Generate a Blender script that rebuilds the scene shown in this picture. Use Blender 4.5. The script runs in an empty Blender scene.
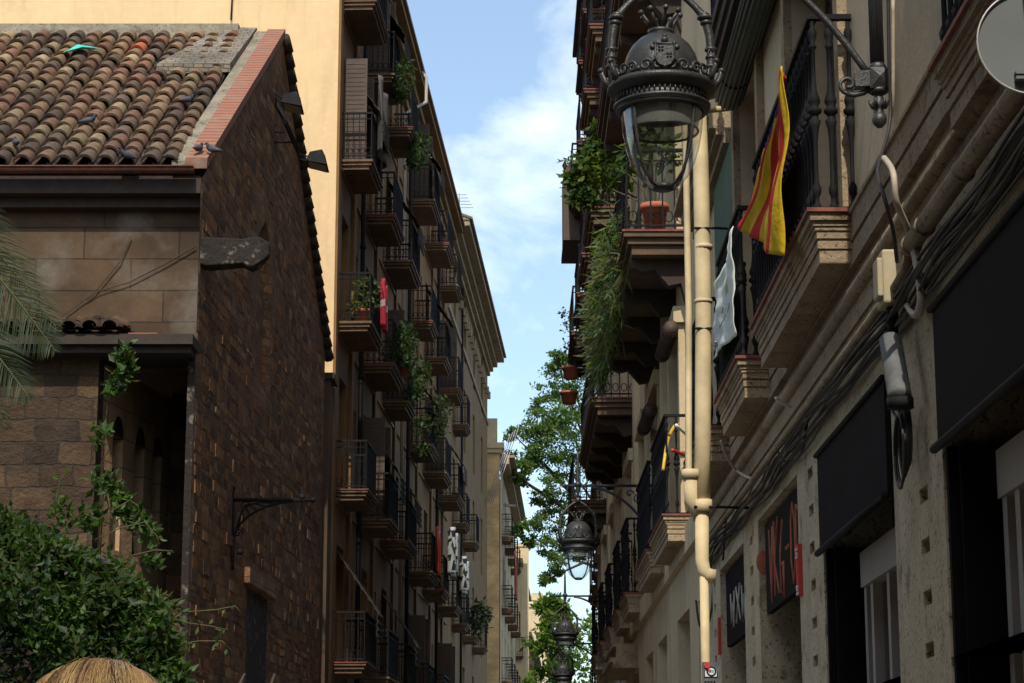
import bpy, math, random
from mathutils import Vector
random.seed(7)
S = bpy.context.scene
R = math.radians
# ------------------------------------------------------------------ camera, world, sun, exposure
EYE = 1.5
PITCH = math.atan((815.0-341.5)/2200.0)
cd = bpy.data.cameras.new('camera'); cam = bpy.data.objects.new('camera', cd); S.collection.objects.link(cam)
cam.location = (0, 0, EYE); cam.rotation_euler = (R(90)+PITCH, 0, 0)
cd.sensor_width = 36; cd.lens = 36*2200/1024; cd.clip_start = 0.1; cd.clip_end = 2000
S.camera = cam
SUN_EL, SUN_AZ = 48, 2.2          # elevation; degrees to the left of straight behind the camera
SUNDIR = Vector((-math.sin(R(SUN_AZ))*math.cos(R(SUN_EL)), -math.cos(R(SUN_AZ))*math.cos(R(SUN_EL)), math.sin(R(SUN_EL))))
ld = bpy.data.lights.new('sun', 'SUN'); ld.energy = 3.15; ld.angle = R(0.5); ld.color = (1, .93, .82)
sun = bpy.data.objects.new('sun', ld); S.collection.objects.link(sun)
sun.rotation_euler = SUNDIR.to_track_quat('Z', 'Y').to_euler(); sun.location = (-10, -20, 40)
W = bpy.data.worlds.new("World"); S.world = W; W.use_nodes = True
nt = W.node_tree; nt.nodes.clear()
def N(t, k, **kw):
    n = t.nodes.new(k)
    for a, b in kw.items(): setattr(n, a, b)
    return n
out = N(nt, 'ShaderNodeOutputWorld'); bg = N(nt, 'ShaderNodeBackground'); bg.inputs[1].default_value = 0.15
sky = N(nt, 'ShaderNodeTexSky', sky_type='NISHITA', sun_disc=False, sun_elevation=R(SUN_EL), sun_rotation=R(180+SUN_AZ))
sky.air_density = 1.0; sky.dust_density = 1.5; sky.ozone_density = 1.5
tc = N(nt, 'ShaderNodeTexCoord'); mp = N(nt, 'ShaderNodeMapping'); mp.inputs['Scale'].default_value = (1, 1, 1.7)
mp.inputs['Location'].default_value = (0.31, 0.12, 0.05)
n1 = N(nt, 'ShaderNodeTexNoise'); n1.inputs['Scale'].default_value = 11; n1.inputs['Detail'].default_value = 10; n1.inputs['Roughness'].default_value = .6; n1.inputs['Distortion'].default_value = .35
cr = N(nt, 'ShaderNodeValToRGB'); cr.color_ramp.elements[0].position = .47; cr.color_ramp.elements[1].position = .76
cr.color_ramp.elements[0].color = (.10, .10, .10, 1); cr.color_ramp.elements[1].color = (.8, .8, .8, 1)
# one drifting cumulus bank, a fixed direction of the sky
vd = N(nt, 'ShaderNodeVectorMath', operation='DISTANCE'); vd.inputs[1].default_value = Vector((.006, .954, .302)).normalized()
mr = N(nt, 'ShaderNodeMapRange'); mr.inputs[1].default_value = 0.05; mr.inputs[2].default_value = 0.0
mr.inputs[3].default_value = 0; mr.inputs[4].default_value = .15
vd2 = N(nt, 'ShaderNodeVectorMath', operation='DISTANCE'); vd2.inputs[1].default_value = Vector((.010, .955, .25)).normalized()
mr2 = N(nt, 'ShaderNodeMapRange'); mr2.inputs[1].default_value = 0.05; mr2.inputs[2].default_value = 0.0
mr2.inputs[3].default_value = 0; mr2.inputs[4].default_value = .09
ad = N(nt, 'ShaderNodeMath', operation='ADD'); ad2 = N(nt, 'ShaderNodeMath', operation='ADD'); ad3 = N(nt, 'ShaderNodeMath', operation='ADD')
mx = N(nt, 'ShaderNodeMixRGB'); mx.inputs[2].default_value = (7.0, 7.6, 8.1, 1)
tint = N(nt, 'ShaderNodeMixRGB', blend_type='MULTIPLY'); tint.inputs[0].default_value = 1; tint.inputs[2].default_value = (1.02, 1.08, 1.07, 1)
L = nt.links.new
L(tc.outputs['Generated'], mp.inputs[0]); L(mp.outputs[0], n1.inputs[0])
L(tc.outputs['Generated'], vd.inputs[0]); L(vd.outputs['Value'], mr.inputs[0])
L(tc.outputs['Generated'], vd2.inputs[0]); L(vd2.outputs['Value'], mr2.inputs[0])
L(n1.outputs['Fac'], ad.inputs[0]); L(mr.outputs[0], ad.inputs[1])
L(ad.outputs[0], ad2.inputs[0]); L(mr2.outputs[0], ad2.inputs[1])
L(ad2.outputs[0], ad3.inputs[0]); ad3.inputs[1].default_value = -.06; L(ad3.outputs[0], cr.inputs[0])
L(sky.outputs[0], tint.inputs[1]); L(tint.outputs[0], mx.inputs[1]); L(cr.outputs[0], mx.inputs[0])
L(mx.outputs[0], bg.inputs[0]); L(bg.outputs[0], out.inputs[0])
S.view_settings.view_transform = 'Standard'; S.view_settings.look = 'None'; S.view_settings.gamma = 1
S.view_settings.use_curve_mapping = False
S.view_settings.exposure = 0.34
S.render.engine = 'CYCLES'; S.cycles.max_bounces = 6; S.cycles.transparent_max_bounces = 12

# ------------------------------------------------------------------ helpers
def px(x, y, Y=None, X=None):
    """a point of the place from its bearing: on the plane Y=const or X=const"""
    u = (x-512)/2200; v = (341.5-y)/2200
    d = Vector((u, math.cos(PITCH)-v*math.sin(PITCH), math.sin(PITCH)+v*math.cos(PITCH)))
    t = Y/d.y if Y is not None else X/d.x
    return Vector((0, 0, EYE))+d*t
WL = {}
def tag(o, label=None, cat=None, group=None, kind=None):
    if label: o['label'] = label
    if cat: o['category'] = cat
    if group: o['group'] = group
    if kind: o['kind'] = kind
    return o
def thing(name, loc, label, cat, group=None):
    o = bpy.data.objects.new(name, None); S.collection.objects.link(o); o.location = loc
    o.empty_display_size = .2
    WL[o] = Vector(loc); tag(o, label, cat, group); return o
class MB:
    def __init__(s): s.v = []; s.f = []; s.c = []; s.smooth = []
    def add(s, vs, fs, col=None, smooth=False):
        b = len(s.v); s.v += [tuple(p) for p in vs]
        for f in fs: s.f.append(tuple(b+i for i in f)); s.c.append(col); s.smooth.append(smooth)
        return s
    def hexa(s, p, col=None):      # 8 corners: bottom 4 ccw, top 4
        return s.add(p, [(3,2,1,0),(4,5,6,7),(0,1,5,4),(1,2,6,5),(2,3,7,6),(3,0,4,7)], col)
    def box(s, x0, x1, y0, y1, z0, z1, fr=None, col=None):
        p = [(x0,y0,z0),(x1,y0,z0),(x1,y1,z0),(x0,y1,z0),(x0,y0,z1),(x1,y0,z1),(x1,y1,z1),(x0,y1,z1)]
        if fr: p = [fr(*q) for q in p]
        return s.hexa(p, col)
    def tube(s, pts, r, n=8, col=None, cap=True, flat=1.0):
        pts = [Vector(p) for p in pts]; m = len(pts)
        rr = r if isinstance(r, (list, tuple)) else [r]*m
        vs = []; up = None
        for i, p in enumerate(pts):
            t = (pts[min(i+1, m-1)]-pts[max(i-1, 0)])
            if t.length < 1e-9: t = Vector((0,0,1))
            t.normalize()
            if up is None:
                up = Vector((0,0,1)) if abs(t.z) < .9 else Vector((1,0,0))
            a = t.cross(up)
            if a.length < 1e-4: a = t.orthogonal()
            a.normalize(); b = a.cross(t).normalized(); up = b
            for k in range(n):
                an = 2*math.pi*k/n
                vs.append(p+a*math.cos(an)*rr[i]+b*math.sin(an)*rr[i]*flat)
        fs = []
        for i in range(m-1):
            for k in range(n):
                k2 = (k+1) % n
                fs.append((i*n+k, i*n+k2, (i+1)*n+k2, (i+1)*n+k))
        if cap: fs += [tuple(range(n))[::-1], tuple((m-1)*n+k for k in range(n))]
        return s.add(vs, fs, col, True)
    def lathe(s, prof, c=(0,0,0), n=12, col=None, cap=False):   # prof [(r,z)]
        c = Vector(c); vs = []; fs = []
        for r, z in prof:
            for k in range(n):
                a = 2*math.pi*k/n; vs.append(c+Vector((r*math.cos(a), r*math.sin(a), z)))
        for i in range(len(prof)-1):
            for k in range(n):
                k2 = (k+1) % n; fs.append((i*n+k, i*n+k2, (i+1)*n+k2, (i+1)*n+k))
        if cap: fs += [tuple(range(n))[::-1], tuple((len(prof)-1)*n+k for k in range(n))]
        return s.add(vs, fs, col, True)
    def ball(s, c, r, n=8, sc=(1,1,1), col=None):
        c = Vector(c); vs = []; fs = []; m = max(4, n//2+1)
        for i in range(m+1):
            th = math.pi*i/m
            for k in range(n):
                a = 2*math.pi*k/n
                vs.append(c+Vector((r*sc[0]*math.sin(th)*math.cos(a), r*sc[1]*math.sin(th)*math.sin(a), -r*sc[2]*math.cos(th))))
        for i in range(m):
            for k in range(n):
                k2 = (k+1) % n; fs.append((i*n+k, i*n+k2, (i+1)*n+k2, (i+1)*n+k))
        return s.add(vs, fs, col, True)
    def build(s, name, mat, parent=None, label=None, cat=None, group=None, kind=None, bevel=0):
        me = bpy.data.meshes.new(name)
        off = WL.get(parent, Vector((0,0,0))) if parent else Vector((0,0,0))
        me.from_pydata([(p[0]-off.x, p[1]-off.y, p[2]-off.z) for p in s.v], [], s.f)
        me.polygons.foreach_set('use_smooth', s.smooth)
        if any(c is not None for c in s.c):
            at = me.color_attributes.new('Col', 'FLOAT_COLOR', 'CORNER'); buf = []
            for f, c in zip(s.f, s.c):
                c = c or (.5,.5,.5); buf += list((*c[:3], 1.0))*len(f)
            at.data.foreach_set('color', buf)
        me.materials.append(mat); me.update()
        o = bpy.data.objects.new(name, me); S.collection.objects.link(o)
        if parent: o.parent = parent
        WL[o] = off
        if bevel:
            b = o.modifiers.new('bevel', 'BEVEL'); b.width = bevel; b.segments = 2; b.limit_method = 'ANGLE'
        tag(o, label, cat, group, kind); return o
class Fr:
    """wall frame: s along the wall, n out into the street, z up"""
    def __init__(s, a, b, side):    # X = a + b*Y ; s equals Y
        s.a, s.b, s.side = a, b, side
    def __call__(s, q, n, z): return Vector((s.a+s.b*q+s.side*n, q-s.side*s.b*n, z))
FL = Fr(-5.72, .047, 1)
FR1 = Fr(2.0, 0, -1)
FR2 = Fr(2.1, 0, -1)

def wall_holes(mb, fr, s0, s1, z0, z1, holes, depth=.15, thick=None, n=0.0, backs=True):
    ss = sorted({s0, s1, *[h[0] for h in holes], *[h[1] for h in holes]})
    zz = sorted({z0, z1, *[h[2] for h in holes], *[h[3] for h in holes]})
    ss = [q for q in ss if s0-1e-6 <= q <= s1+1e-6]; zz = [q for q in zz if z0-1e-6 <= q <= z1+1e-6]
    for i in range(len(ss)-1):
        for j in range(len(zz)-1):
            cs, cz = (ss[i]+ss[i+1])/2, (zz[j]+zz[j+1])/2
            if any(h[0] < cs < h[1] and h[2] < cz < h[3] for h in holes): continue
            mb.add([fr(ss[i], n, zz[j]), fr(ss[i+1], n, zz[j]), fr(ss[i+1], n, zz[j+1]), fr(ss[i], n, zz[j+1])], [(0,1,2,3)])
    for h in holes:
        d = h[4] if len(h) > 4 else depth
        a, b, c, e = h[:4]
        mb.add([fr(a,n,c), fr(a,n-d,c), fr(a,n-d,e), fr(a,n,e)], [(0,1,2,3)])
        mb.add([fr(b,n,c), fr(b,n-d,c), fr(b,n-d,e), fr(b,n,e)], [(3,2,1,0)])
        mb.add([fr(a,n,e), fr(a,n-d,e), fr(b,n-d,e), fr(b,n,e)], [(0,1,2,3)])
        mb.add([fr(a,n,c), fr(a,n-d,c), fr(b,n-d,c), fr(b,n,c)], [(3,2,1,0)])
    return mb

# ------------------------------------------------------------------ materials
def newmat(name):
    m = bpy.data.materials.new(name); m.use_nodes = True; t = m.node_tree; t.nodes.clear()
    o = N(t, 'ShaderNodeOutputMaterial'); p = N(t, 'ShaderNodeBsdfPrincipled'); t.links.new(p.outputs[0], o.inputs[0])
    return m, t, p
def ramp(t, a, b, c0, c1):
    r = N(t, 'ShaderNodeValToRGB'); e = r.color_ramp.elements
    e[0].position = a; e[1].position = b; e[0].color = (*c0, 1) if len(c0) == 3 else c0; e[1].color = (*c1, 1) if len(c1) == 3 else c1
    return r
def mix(t, a, b, f, mode='MIX'):
    m = N(t, 'ShaderNodeMixRGB', blend_type=mode)
    for i, v in ((0, f), (1, a), (2, b)):
        if hasattr(v, 'links') or isinstance(v, bpy.types.NodeSocket): t.links.new(v, m.inputs[i])
        elif isinstance(v, (int, float)): m.inputs[i].default_value = v
        else: m.inputs[i].default_value = (*v, 1)
    return m.outputs[0]
def noise(t, vec, scale, det=5, rough=.55):
    n = N(t, 'ShaderNodeTexNoise'); n.inputs['Scale'].default_value = scale; n.inputs['Detail'].default_value = det
    n.inputs['Roughness'].default_value = rough; t.links.new(vec, n.inputs['Vector']); return n.outputs['Fac']
def mapped(t, scale=(1,1,1), rot=(0,0,0), src=None):
    mp = N(t, 'ShaderNodeMapping'); mp.inputs['Scale'].default_value = scale; mp.inputs['Rotation'].default_value = rot
    if src is None: src = N(t, 'ShaderNodeTexCoord').outputs['Object']
    t.links.new(src, mp.inputs[0]); return mp.outputs[0]
def plane_uv(t, axis, zs=1.0):
    """(along wall, up) coordinates for walls in either direction"""
    c = N(t, 'ShaderNodeTexCoord').outputs['Object']; s = N(t, 'ShaderNodeSeparateXYZ'); t.links.new(c, s.inputs[0])
    k = N(t, 'ShaderNodeCombineXYZ'); t.links.new(s.outputs['Y' if axis == 'x' else 'X'], k.inputs[0]); t.links.new(s.outputs[2], k.inputs[1])
    return k.outputs[0]
def bump(t, p, h, strength=.5, dist=.02):
    b = N(t, 'ShaderNodeBump'); b.inputs['Strength'].default_value = strength; b.inputs['Distance'].default_value = dist
    t.links.new(h, b.inputs['Height']); t.links.new(b.outputs[0], p.inputs['Normal'])
def plaster(name, c, dark=.6, rough=.9, scale=1.0, stain=.5, bmp=.4):
    m, t, p = newmat(name); o = mapped(t)
    a = noise(t, o, 1.1*scale, 8, .65); col = mix(t, c, tuple(x*dark for x in c), ramp_out(t, a, .38, .75))
    st = noise(t, mapped(t, (3, 3, .35)), 1.3, 6, .6)
    col = mix(t, col, tuple(x*.45 for x in c), mul(t, ramp_out(t, st, .52, .8), stain))
    g = noise(t, o, 14*scale, 4); col = mix(t, col, tuple(min(1, x*1.25) for x in c), mul(t, ramp_out(t, g, .5, .9), .4))
    if bmp >= .7:
        pt_ = noise(t, o, 34, 3, .5); col = mix(t, col, mix(t, col, (.35,.33,.3), 1.0, 'MULTIPLY'), ramp_out(t, pt_, .60, .66))
        ck = noise(t, mapped(t, (1,1,1)), 3.2, 9, .75); col = mix(t, col, mix(t, col, (.55,.52,.48), 1.0, 'MULTIPLY'), ramp_out(t, ck, .55, .63))
    t.links.new(col, p.inputs['Base Color']); p.inputs['Roughness'].default_value = rough
    bump(t, p, noise(t, o, 26, 8, .7), bmp, .02); return m
def ramp_out(t, v, a, b):
    r = N(t, 'ShaderNodeMapRange'); r.inputs[1].default_value = a; r.inputs[2].default_value = b; t.links.new(v, r.inputs[0]); return r.outputs[0]
def mul(t, a, k):
    m = N(t, 'ShaderNodeMath', operation='MULTIPLY'); t.links.new(a, m.inputs[0]); m.inputs[1].default_value = k; return m.outputs[0]
def blocks(name, axis, bw, bh, c1, c2, cm, mortar=.012, dist=.06, rough_n=9, patch=None, wobble=.04, bst=.9):
    m, t, p = newmat(name); uv = plane_uv(t, axis); ob = mapped(t)
    nz = N(t, 'ShaderNodeTexNoise'); nz.inputs['Scale'].default_value = 2.4; nz.inputs['Detail'].default_value = 3; t.links.new(ob, nz.inputs[0])
    vm = N(t, 'ShaderNodeVectorMath', operation='MULTIPLY_ADD'); t.links.new(nz.outputs['Color'], vm.inputs[0]); vm.inputs[1].default_value = (wobble,)*3; t.links.new(uv, vm.inputs[2])
    br = N(t, 'ShaderNodeTexBrick'); br.inputs['Scale'].default_value = 1; br.inputs['Brick Width'].default_value = bw; br.inputs['Row Height'].default_value = bh
    br.inputs['Mortar Size'].default_value = mortar; br.inputs['Mortar Smooth'].default_value = .4; br.inputs['Color1'].default_value = (*c1, 1); br.inputs['Color2'].default_value = (*c2, 1)
    br.inputs['Mortar'].default_value = (*cm, 1); br.offset_frequency = 2; br.squash_frequency = 3; br.squash = 1.3; t.links.new(vm.outputs[0], br.inputs[0])
    a = noise(t, ob, 1.0, 8, .6); col = mix(t, br.outputs['Color'], mix(t, br.outputs['Color'], (.42,.4,.38), 1.0, 'MULTIPLY'), ramp_out(t, a, .4, .72))
    if patch:
        q = noise(t, ob, .55, 4, .6); col = mix(t, col, patch, mul(t, ramp_out(t, q, .53, .62), .75))
    g = noise(t, ob, 16, 6, .7); col = mix(t, col, mix(t, col, (1.5,1.45,1.35), 1.0, 'MULTIPLY'), ramp_out(t, g, .45, .8))
    t.links.new(col, p.inputs['Base Color']); p.inputs['Roughness'].default_value = .92
    inv = N(t, 'ShaderNodeMath', operation='SUBTRACT'); inv.inputs[0].default_value = 1; t.links.new(br.outputs['Fac'], inv.inputs[1])
    h = N(t, 'ShaderNodeMath', operation='MULTIPLY_ADD'); t.links.new(noise(t, ob, rough_n, 7, .7), h.inputs[0]); h.inputs[1].default_value = .9; t.links.new(inv.outputs[0], h.inputs[2])
    bump(t, p, h.outputs[0], bst, dist); return m
def rubble(name, c1, c2, cm, sc=3.2):
    m, t, p = newmat(name); uv = plane_uv(t, 'x'); ob = mapped(t)
    nz = N(t, 'ShaderNodeTexNoise'); nz.inputs['Scale'].default_value = 4; t.links.new(ob, nz.inputs[0])
    vm = N(t, 'ShaderNodeVectorMath', operation='MULTIPLY_ADD'); t.links.new(nz.outputs['Color'], vm.inputs[0]); vm.inputs[1].default_value = (.12,)*3; t.links.new(uv, vm.inputs[2])
    mp = mapped(t, (1, 1.9, 1), src=vm.outputs[0])
    v = N(t, 'ShaderNodeTexVoronoi', feature='DISTANCE_TO_EDGE'); v.inputs['Scale'].default_value = sc; t.links.new(mp, v.inputs['Vector'])
    v2 = N(t, 'ShaderNodeTexVoronoi', feature='F1'); v2.inputs['Scale'].default_value = sc; t.links.new(mp, v2.inputs['Vector'])
    sx = N(t, 'ShaderNodeSeparateColor'); t.links.new(v2.outputs['Color'], sx.inputs[0])
    col = mix(t, c1, c2, sx.outputs[0]); e = ramp_out(t, v.outputs['Distance'], .02, .09)
    col = mix(t, cm, col, e); a = noise(t, ob, .8, 8, .65)
    col = mix(t, col, mix(t, col, (.45,.42,.4), 1.0, 'MULTIPLY'), ramp_out(t, a, .42, .66))
    t.links.new(col, p.inputs['Base Color']); p.inputs['Roughness'].default_value = .95
    h = N(t, 'ShaderNodeMath', operation='MULTIPLY_ADD'); t.links.new(noise(t, ob, 12, 8, .7), h.inputs[0]); h.inputs[1].default_value = .8; t.links.new(e, h.inputs[2])
    bump(t, p, h.outputs[0], 1.0, .08); return m
def simple(name, c, rough=.6, metal=0, var=.25, bmp=.15, scale=8, spec=.5):
    m, t, p = newmat(name); o = mapped(t); a = noise(t, o, scale, 6, .6)
    col = mix(t, tuple(x*(1-var) for x in c), tuple(min(1, x*(1+var)) for x in c), ramp_out(t, a, .3, .7))
    t.links.new(col, p.inputs['Base Color']); p.inputs['Roughness'].default_value = rough; p.inputs['Metallic'].default_value = metal
    p.inputs['Specular IOR Level'].default_value = spec
    if bmp: bump(t, p, noise(t, o, scale*5, 6), bmp, .01)
    return m
def vcol(name, rough=.8, var=.35, scale=9, trans=0.0, bmp=.3, spec=.3):
    m, t, p = newmat(name); at = N(t, 'ShaderNodeVertexColor', layer_name='Col'); o = mapped(t)
    a = noise(t, o, scale, 6, .65)
    col = mix(t, at.outputs[0], mix(t, at.outputs[0], (1-var,)*3, 1.0, 'MULTIPLY'), ramp_out(t, a, .35, .65))
    t.links.new(col, p.inputs['Base Color']); p.inputs['Roughness'].default_value = rough; p.inputs['Specular IOR Level'].default_value = spec
    if bmp: bump(t, p, noise(t, o, scale*3, 6), bmp, .02)
    if trans:
        tr = N(t, 'ShaderNodeBsdfTranslucent'); t.links.new(mix(t, col, (1.3,1.5,.6), 1.0, 'MULTIPLY'), tr.inputs[0])
        ms = N(t, 'ShaderNodeMixShader'); ms.inputs[0].default_value = trans
        t.links.new(p.outputs[0], ms.inputs[1]); t.links.new(tr.outputs[0], ms.inputs[2])
        t.links.new(ms.outputs[0], [n for n in t.nodes if n.type == 'OUTPUT_MATERIAL'][0].inputs[0])
    return m
def glassmat(name, tintc=(.95,.97,.96), refl=.18, rough=.03):
    m, t, p = newmat(name); t.nodes.remove(p); o = t.nodes[0]
    tr = N(t, 'ShaderNodeBsdfTransparent'); tr.inputs[0].default_value = (*tintc, 1)
    g = N(t, 'ShaderNodeBsdfGlossy'); g.inputs['Roughness'].default_value = rough; g.inputs[0].default_value = (.9,.9,.9,1)
    lw = N(t, 'ShaderNodeLayerWeight'); lw.inputs[0].default_value = refl; ms = N(t, 'ShaderNodeMixShader')
    mxm = N(t, 'ShaderNodeMath', operation='MULTIPLY_ADD'); mxm.inputs[1].default_value = .7; mxm.inputs[2].default_value = .07
    t.links.new(lw.outputs['Facing'], mxm.inputs[0]); t.links.new(mxm.outputs[0], ms.inputs[0])
    t.links.new(tr.outputs[0], ms.inputs[1]); t.links.new(g.outputs[0], ms.inputs[2]); t.links.new(ms.outputs[0], o.inputs[0]); return m
def blotch(name, c0, c1):
    m, t, p = newmat(name); o = mapped(t); col = mix(t, c0, c1, ramp_out(t, noise(t, o, 5.5, 7, .7), .56, .64))
    t.links.new(col, p.inputs['Base Color']); p.inputs['Roughness'].default_value = .95; bump(t, p, noise(t, o, 9, 8, .7), 1.0, .05); return m
M = dict(
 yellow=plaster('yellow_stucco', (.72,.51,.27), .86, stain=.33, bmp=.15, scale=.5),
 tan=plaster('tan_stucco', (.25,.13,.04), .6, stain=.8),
 tan2=plaster('brown_stucco', (.23,.14,.055), .6, stain=.7),
 orange=blocks('orange_blocks', 'y', 3, .75, (.62,.41,.19), (.58,.38,.18), (.66,.49,.28), .02, .01, wobble=0),
 cream=plaster('cream_plaster', (.58,.46,.28), .75, stain=.7),
 stone=plaster('carved_stone', (.40,.30,.18), .55, stain=.9, bmp=.9, scale=1.6),
 plinth=plaster('pitted_limestone', (.62,.50,.32), .62, stain=.6, bmp=1.0, scale=2.4),
 slabstone=plaster('slab_stone', (.165,.10,.055), .55, stain=.8, bmp=.7, scale=2),
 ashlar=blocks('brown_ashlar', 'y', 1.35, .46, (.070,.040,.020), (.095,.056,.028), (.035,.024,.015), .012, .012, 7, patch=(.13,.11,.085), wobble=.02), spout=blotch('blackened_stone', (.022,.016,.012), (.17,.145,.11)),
 rustic=blocks('rough_ashlar', 'y', .46, .31, (.13,.075,.036), (.045,.028,.016), (.06,.042,.028), .015, .14, 3.5, wobble=.12, bst=1.0),
 rusticx=blocks('rough_ashlar_side', 'x', .62, .42, (.52,.34,.19), (.44,.29,.17), (.26,.17,.11), .012, .04, 5),
 rubble=blocks('rubble_wall', 'x', .30, .155, (.36,.185,.085), (.16,.085,.042), (.20,.13,.075), .014, .08, 9, wobble=.09, bst=1.0),
 brick=blocks('red_brick', 'x', .24, .1, (.33,.115,.065), (.26,.10,.06), (.15,.10,.07), .008, .01, 20, wobble=.0),
 mortar=plaster('old_mortar', (.28,.24,.17), .5, stain=.6, bmp=1.0, scale=4),
 tile=vcol('roof_tile', .9, .5, 14, bmp=.5), leaf=vcol('leaf', .55, .3, 3, trans=.45, bmp=0, spec=.4),
 vc=vcol('painted_cloth', .9, .16, 5, trans=.28, bmp=.6), bark=simple('bark', (.05,.038,.026), .95, bmp=.8),
 iron=simple('black_iron', (.013,.013,.014), .75, 0, .35, .25, spec=.15), lampiron=simple('cast_iron', (.05,.05,.049), .42, .35, .3, .35, 14),
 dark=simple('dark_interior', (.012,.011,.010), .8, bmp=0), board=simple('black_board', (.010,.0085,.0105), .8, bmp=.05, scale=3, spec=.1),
 red=simple('oxide_red_edge', (.19,.045,.03), .7, var=.5, scale=12), terracotta=simple('terracotta', (.42,.13,.06), .8, var=.3),
 pipe=simple('cream_pipe_paint', (.58,.46,.26), .7, var=.32, scale=2.2), greypipe=simple('grey_pipe', (.35,.35,.36), .45, .3, .2),
 cable=simple('black_cable', (.025,.022,.02), .6), palecable=simple('pale_cable', (.42,.36,.27), .6),
 wood=simple('dark_shutter', (.07,.045,.03), .7), pinkwood=simple('painted_frame', (.40,.34,.29), .55, var=.12, scale=2),
 blind=simple('green_blind', (.045,.06,.045), .6), green=simple('green_mesh', (.02,.10,.075), .6), glass=glassmat('lamp_glass'),
 pane=simple('window_pane', (.06,.06,.06), .15, 0, .4, 0), white=simple('white_cloth', (.66,.66,.68), .8, var=.08, scale=4),
 signback=simple('grey_sign_back', (.11,.12,.12), .6, 0, .12, .05, 3), box=simple('grey_box', (.10,.102,.10), .8, 0, .5),
 creambox=simple('cream_box', (.42,.35,.22), .6, var=.1), redsign=simple('red_sign', (.50,.04,.03), .5, var=.1),
 asphalt=simple('asphalt', (.05,.05,.05), .95, var=.3, bmp=.6, scale=20), paving=blocks('paving', 'y', .6, .4, (.22,.21,.19), (.19,.18,.17), (.1,.1,.1)),
 steel=simple('steel', (.38,.37,.35), .45, .4, .15), teal=simple('teal_rag', (.05,.50,.38), .8), gutter=simple('copper_gutter', (.15,.06,.035), .5, .2, .4),
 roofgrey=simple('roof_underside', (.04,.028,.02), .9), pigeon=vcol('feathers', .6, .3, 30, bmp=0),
)

# ------------------------------------------------------------------ the setting
g = MB(); g.add([(-600,-200,0),(600,-200,0),(600,1200,0),(-600,1200,0)], [(0,1,2,3)]); g.build('ground', M['asphalt'], kind='structure')
g = MB(); g.hexa([(-2.6,-20,.0),(.9,-20,.0),(.9,130,.0),(-.6,130,.0),(-2.6,-20,.004),(.9,-20,.004),(.9,130,.004),(-.6,130,.004)]); g.build('road', M['asphalt'], kind='structure')
g = MB(); g.box(.9,2.1,-20,53,0,.12); g.build('pavement', M['paving'], kind='structure')
g = MB(); g.hexa([(-6.5,-20,0),(-2.7,-20,0),(-2.1,44,0),(-3.6,44,0),(-6.5,-20,.12),(-2.7,-20,.12),(-2.1,44,.12),(-3.6,44,.12)]); g.build('pavement', M['paving'], kind='structure')

# ------------------------------------------------------------------ railings / balconies
def bar_rail(mb, fr, s0, s1, n1, z, h=1.0, sp=.115, r=.009, n0=0.0, curl=False):
    def vb(s, n): mb.box(s-r, s+r, n-r, n+r, z, z+h, fr)
    k = max(2, int((s1-s0)/sp))
    for i in range(k+1): vb(s0+(s1-s0)*i/k, n1)
    k2 = max(2, int((n1-n0)/sp))
    for e in (s0, s1):
        for i in range(k2): vb(e, n0+(n1-n0)*i/k2)
    for zz, rr in ((z+h, .02), (z+.06, .012), (z+h-.13, .009)):
        mb.box(s0-rr, s1+rr, n1-rr, n1+rr, zz-rr, zz+rr, fr)
        for e in (s0, s1): mb.box(e-rr, e+rr, n0, n1-rr, zz-rr, zz+rr, fr)
    if curl:
        for e in (s0,):
            for i in range(k2):
                nn = n0+(n1-n0)*(i+.5)/k2
                mb.tube([fr(e-.01, nn+.05*math.cos(a), z+.17+.07*math.sin(a)) for a in [j*.7 for j in range(10)]], .007, 4)
BAL = [(.012,0),(.024,.0),(.024,.03),(.013,.045),(.013,.08),(.024,.10),(.027,.13),(.013,.17),(.0125,.3),(.014,.42),(.024,.50),(.036,.54),(.020,.56),(.020,.575),(.040,.59),(.043,.61),(.022,.63),(.034,.65),(.036,.67),(.020,.72),(.013,.80),(.0125,.98),(.022,.99),(.024,1.0),(.013,1.02),(.024,1.06),(.026,1.09),(.013,1.12),(.013,1.17)]
def ornate_rail(mb, fr, s0, s1, n1, z, sp=.135, seg=8):
    def bl(s, n): p = fr(s, n, z); mb.lathe(BAL, p, seg)
    k = int((s1-s0)/sp)
    for i in range(k+1): bl(s0+(s1-s0)*i/k, n1)
    k2 = max(2, int(n1/sp))
    for e in (s0, s1):
        for i in range(k2): bl(e, n1*i/k2+.02)
    for zz, rr in ((z+1.18, .022), (z+.012, .012)):
        mb.box(s0-rr, s1+rr, n1-rr*1.3, n1+rr*1.3, zz-rr*.7, zz+rr*.7, fr)
        for e in (s0, s1): mb.box(e-rr, e+rr, 0, n1-rr*1.3, zz-rr*.7, zz+rr*.7, fr)
def slab(mb, fr, s0, s1, n1, z, tiers, w=0.0):
    """stepped moulded slab below z; tiers [(top, bottom, inset)]"""
    for a, b, i in tiers: mb.box(s0+i, s1-i, 0, n1-i, z-b, z-a, fr)
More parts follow.
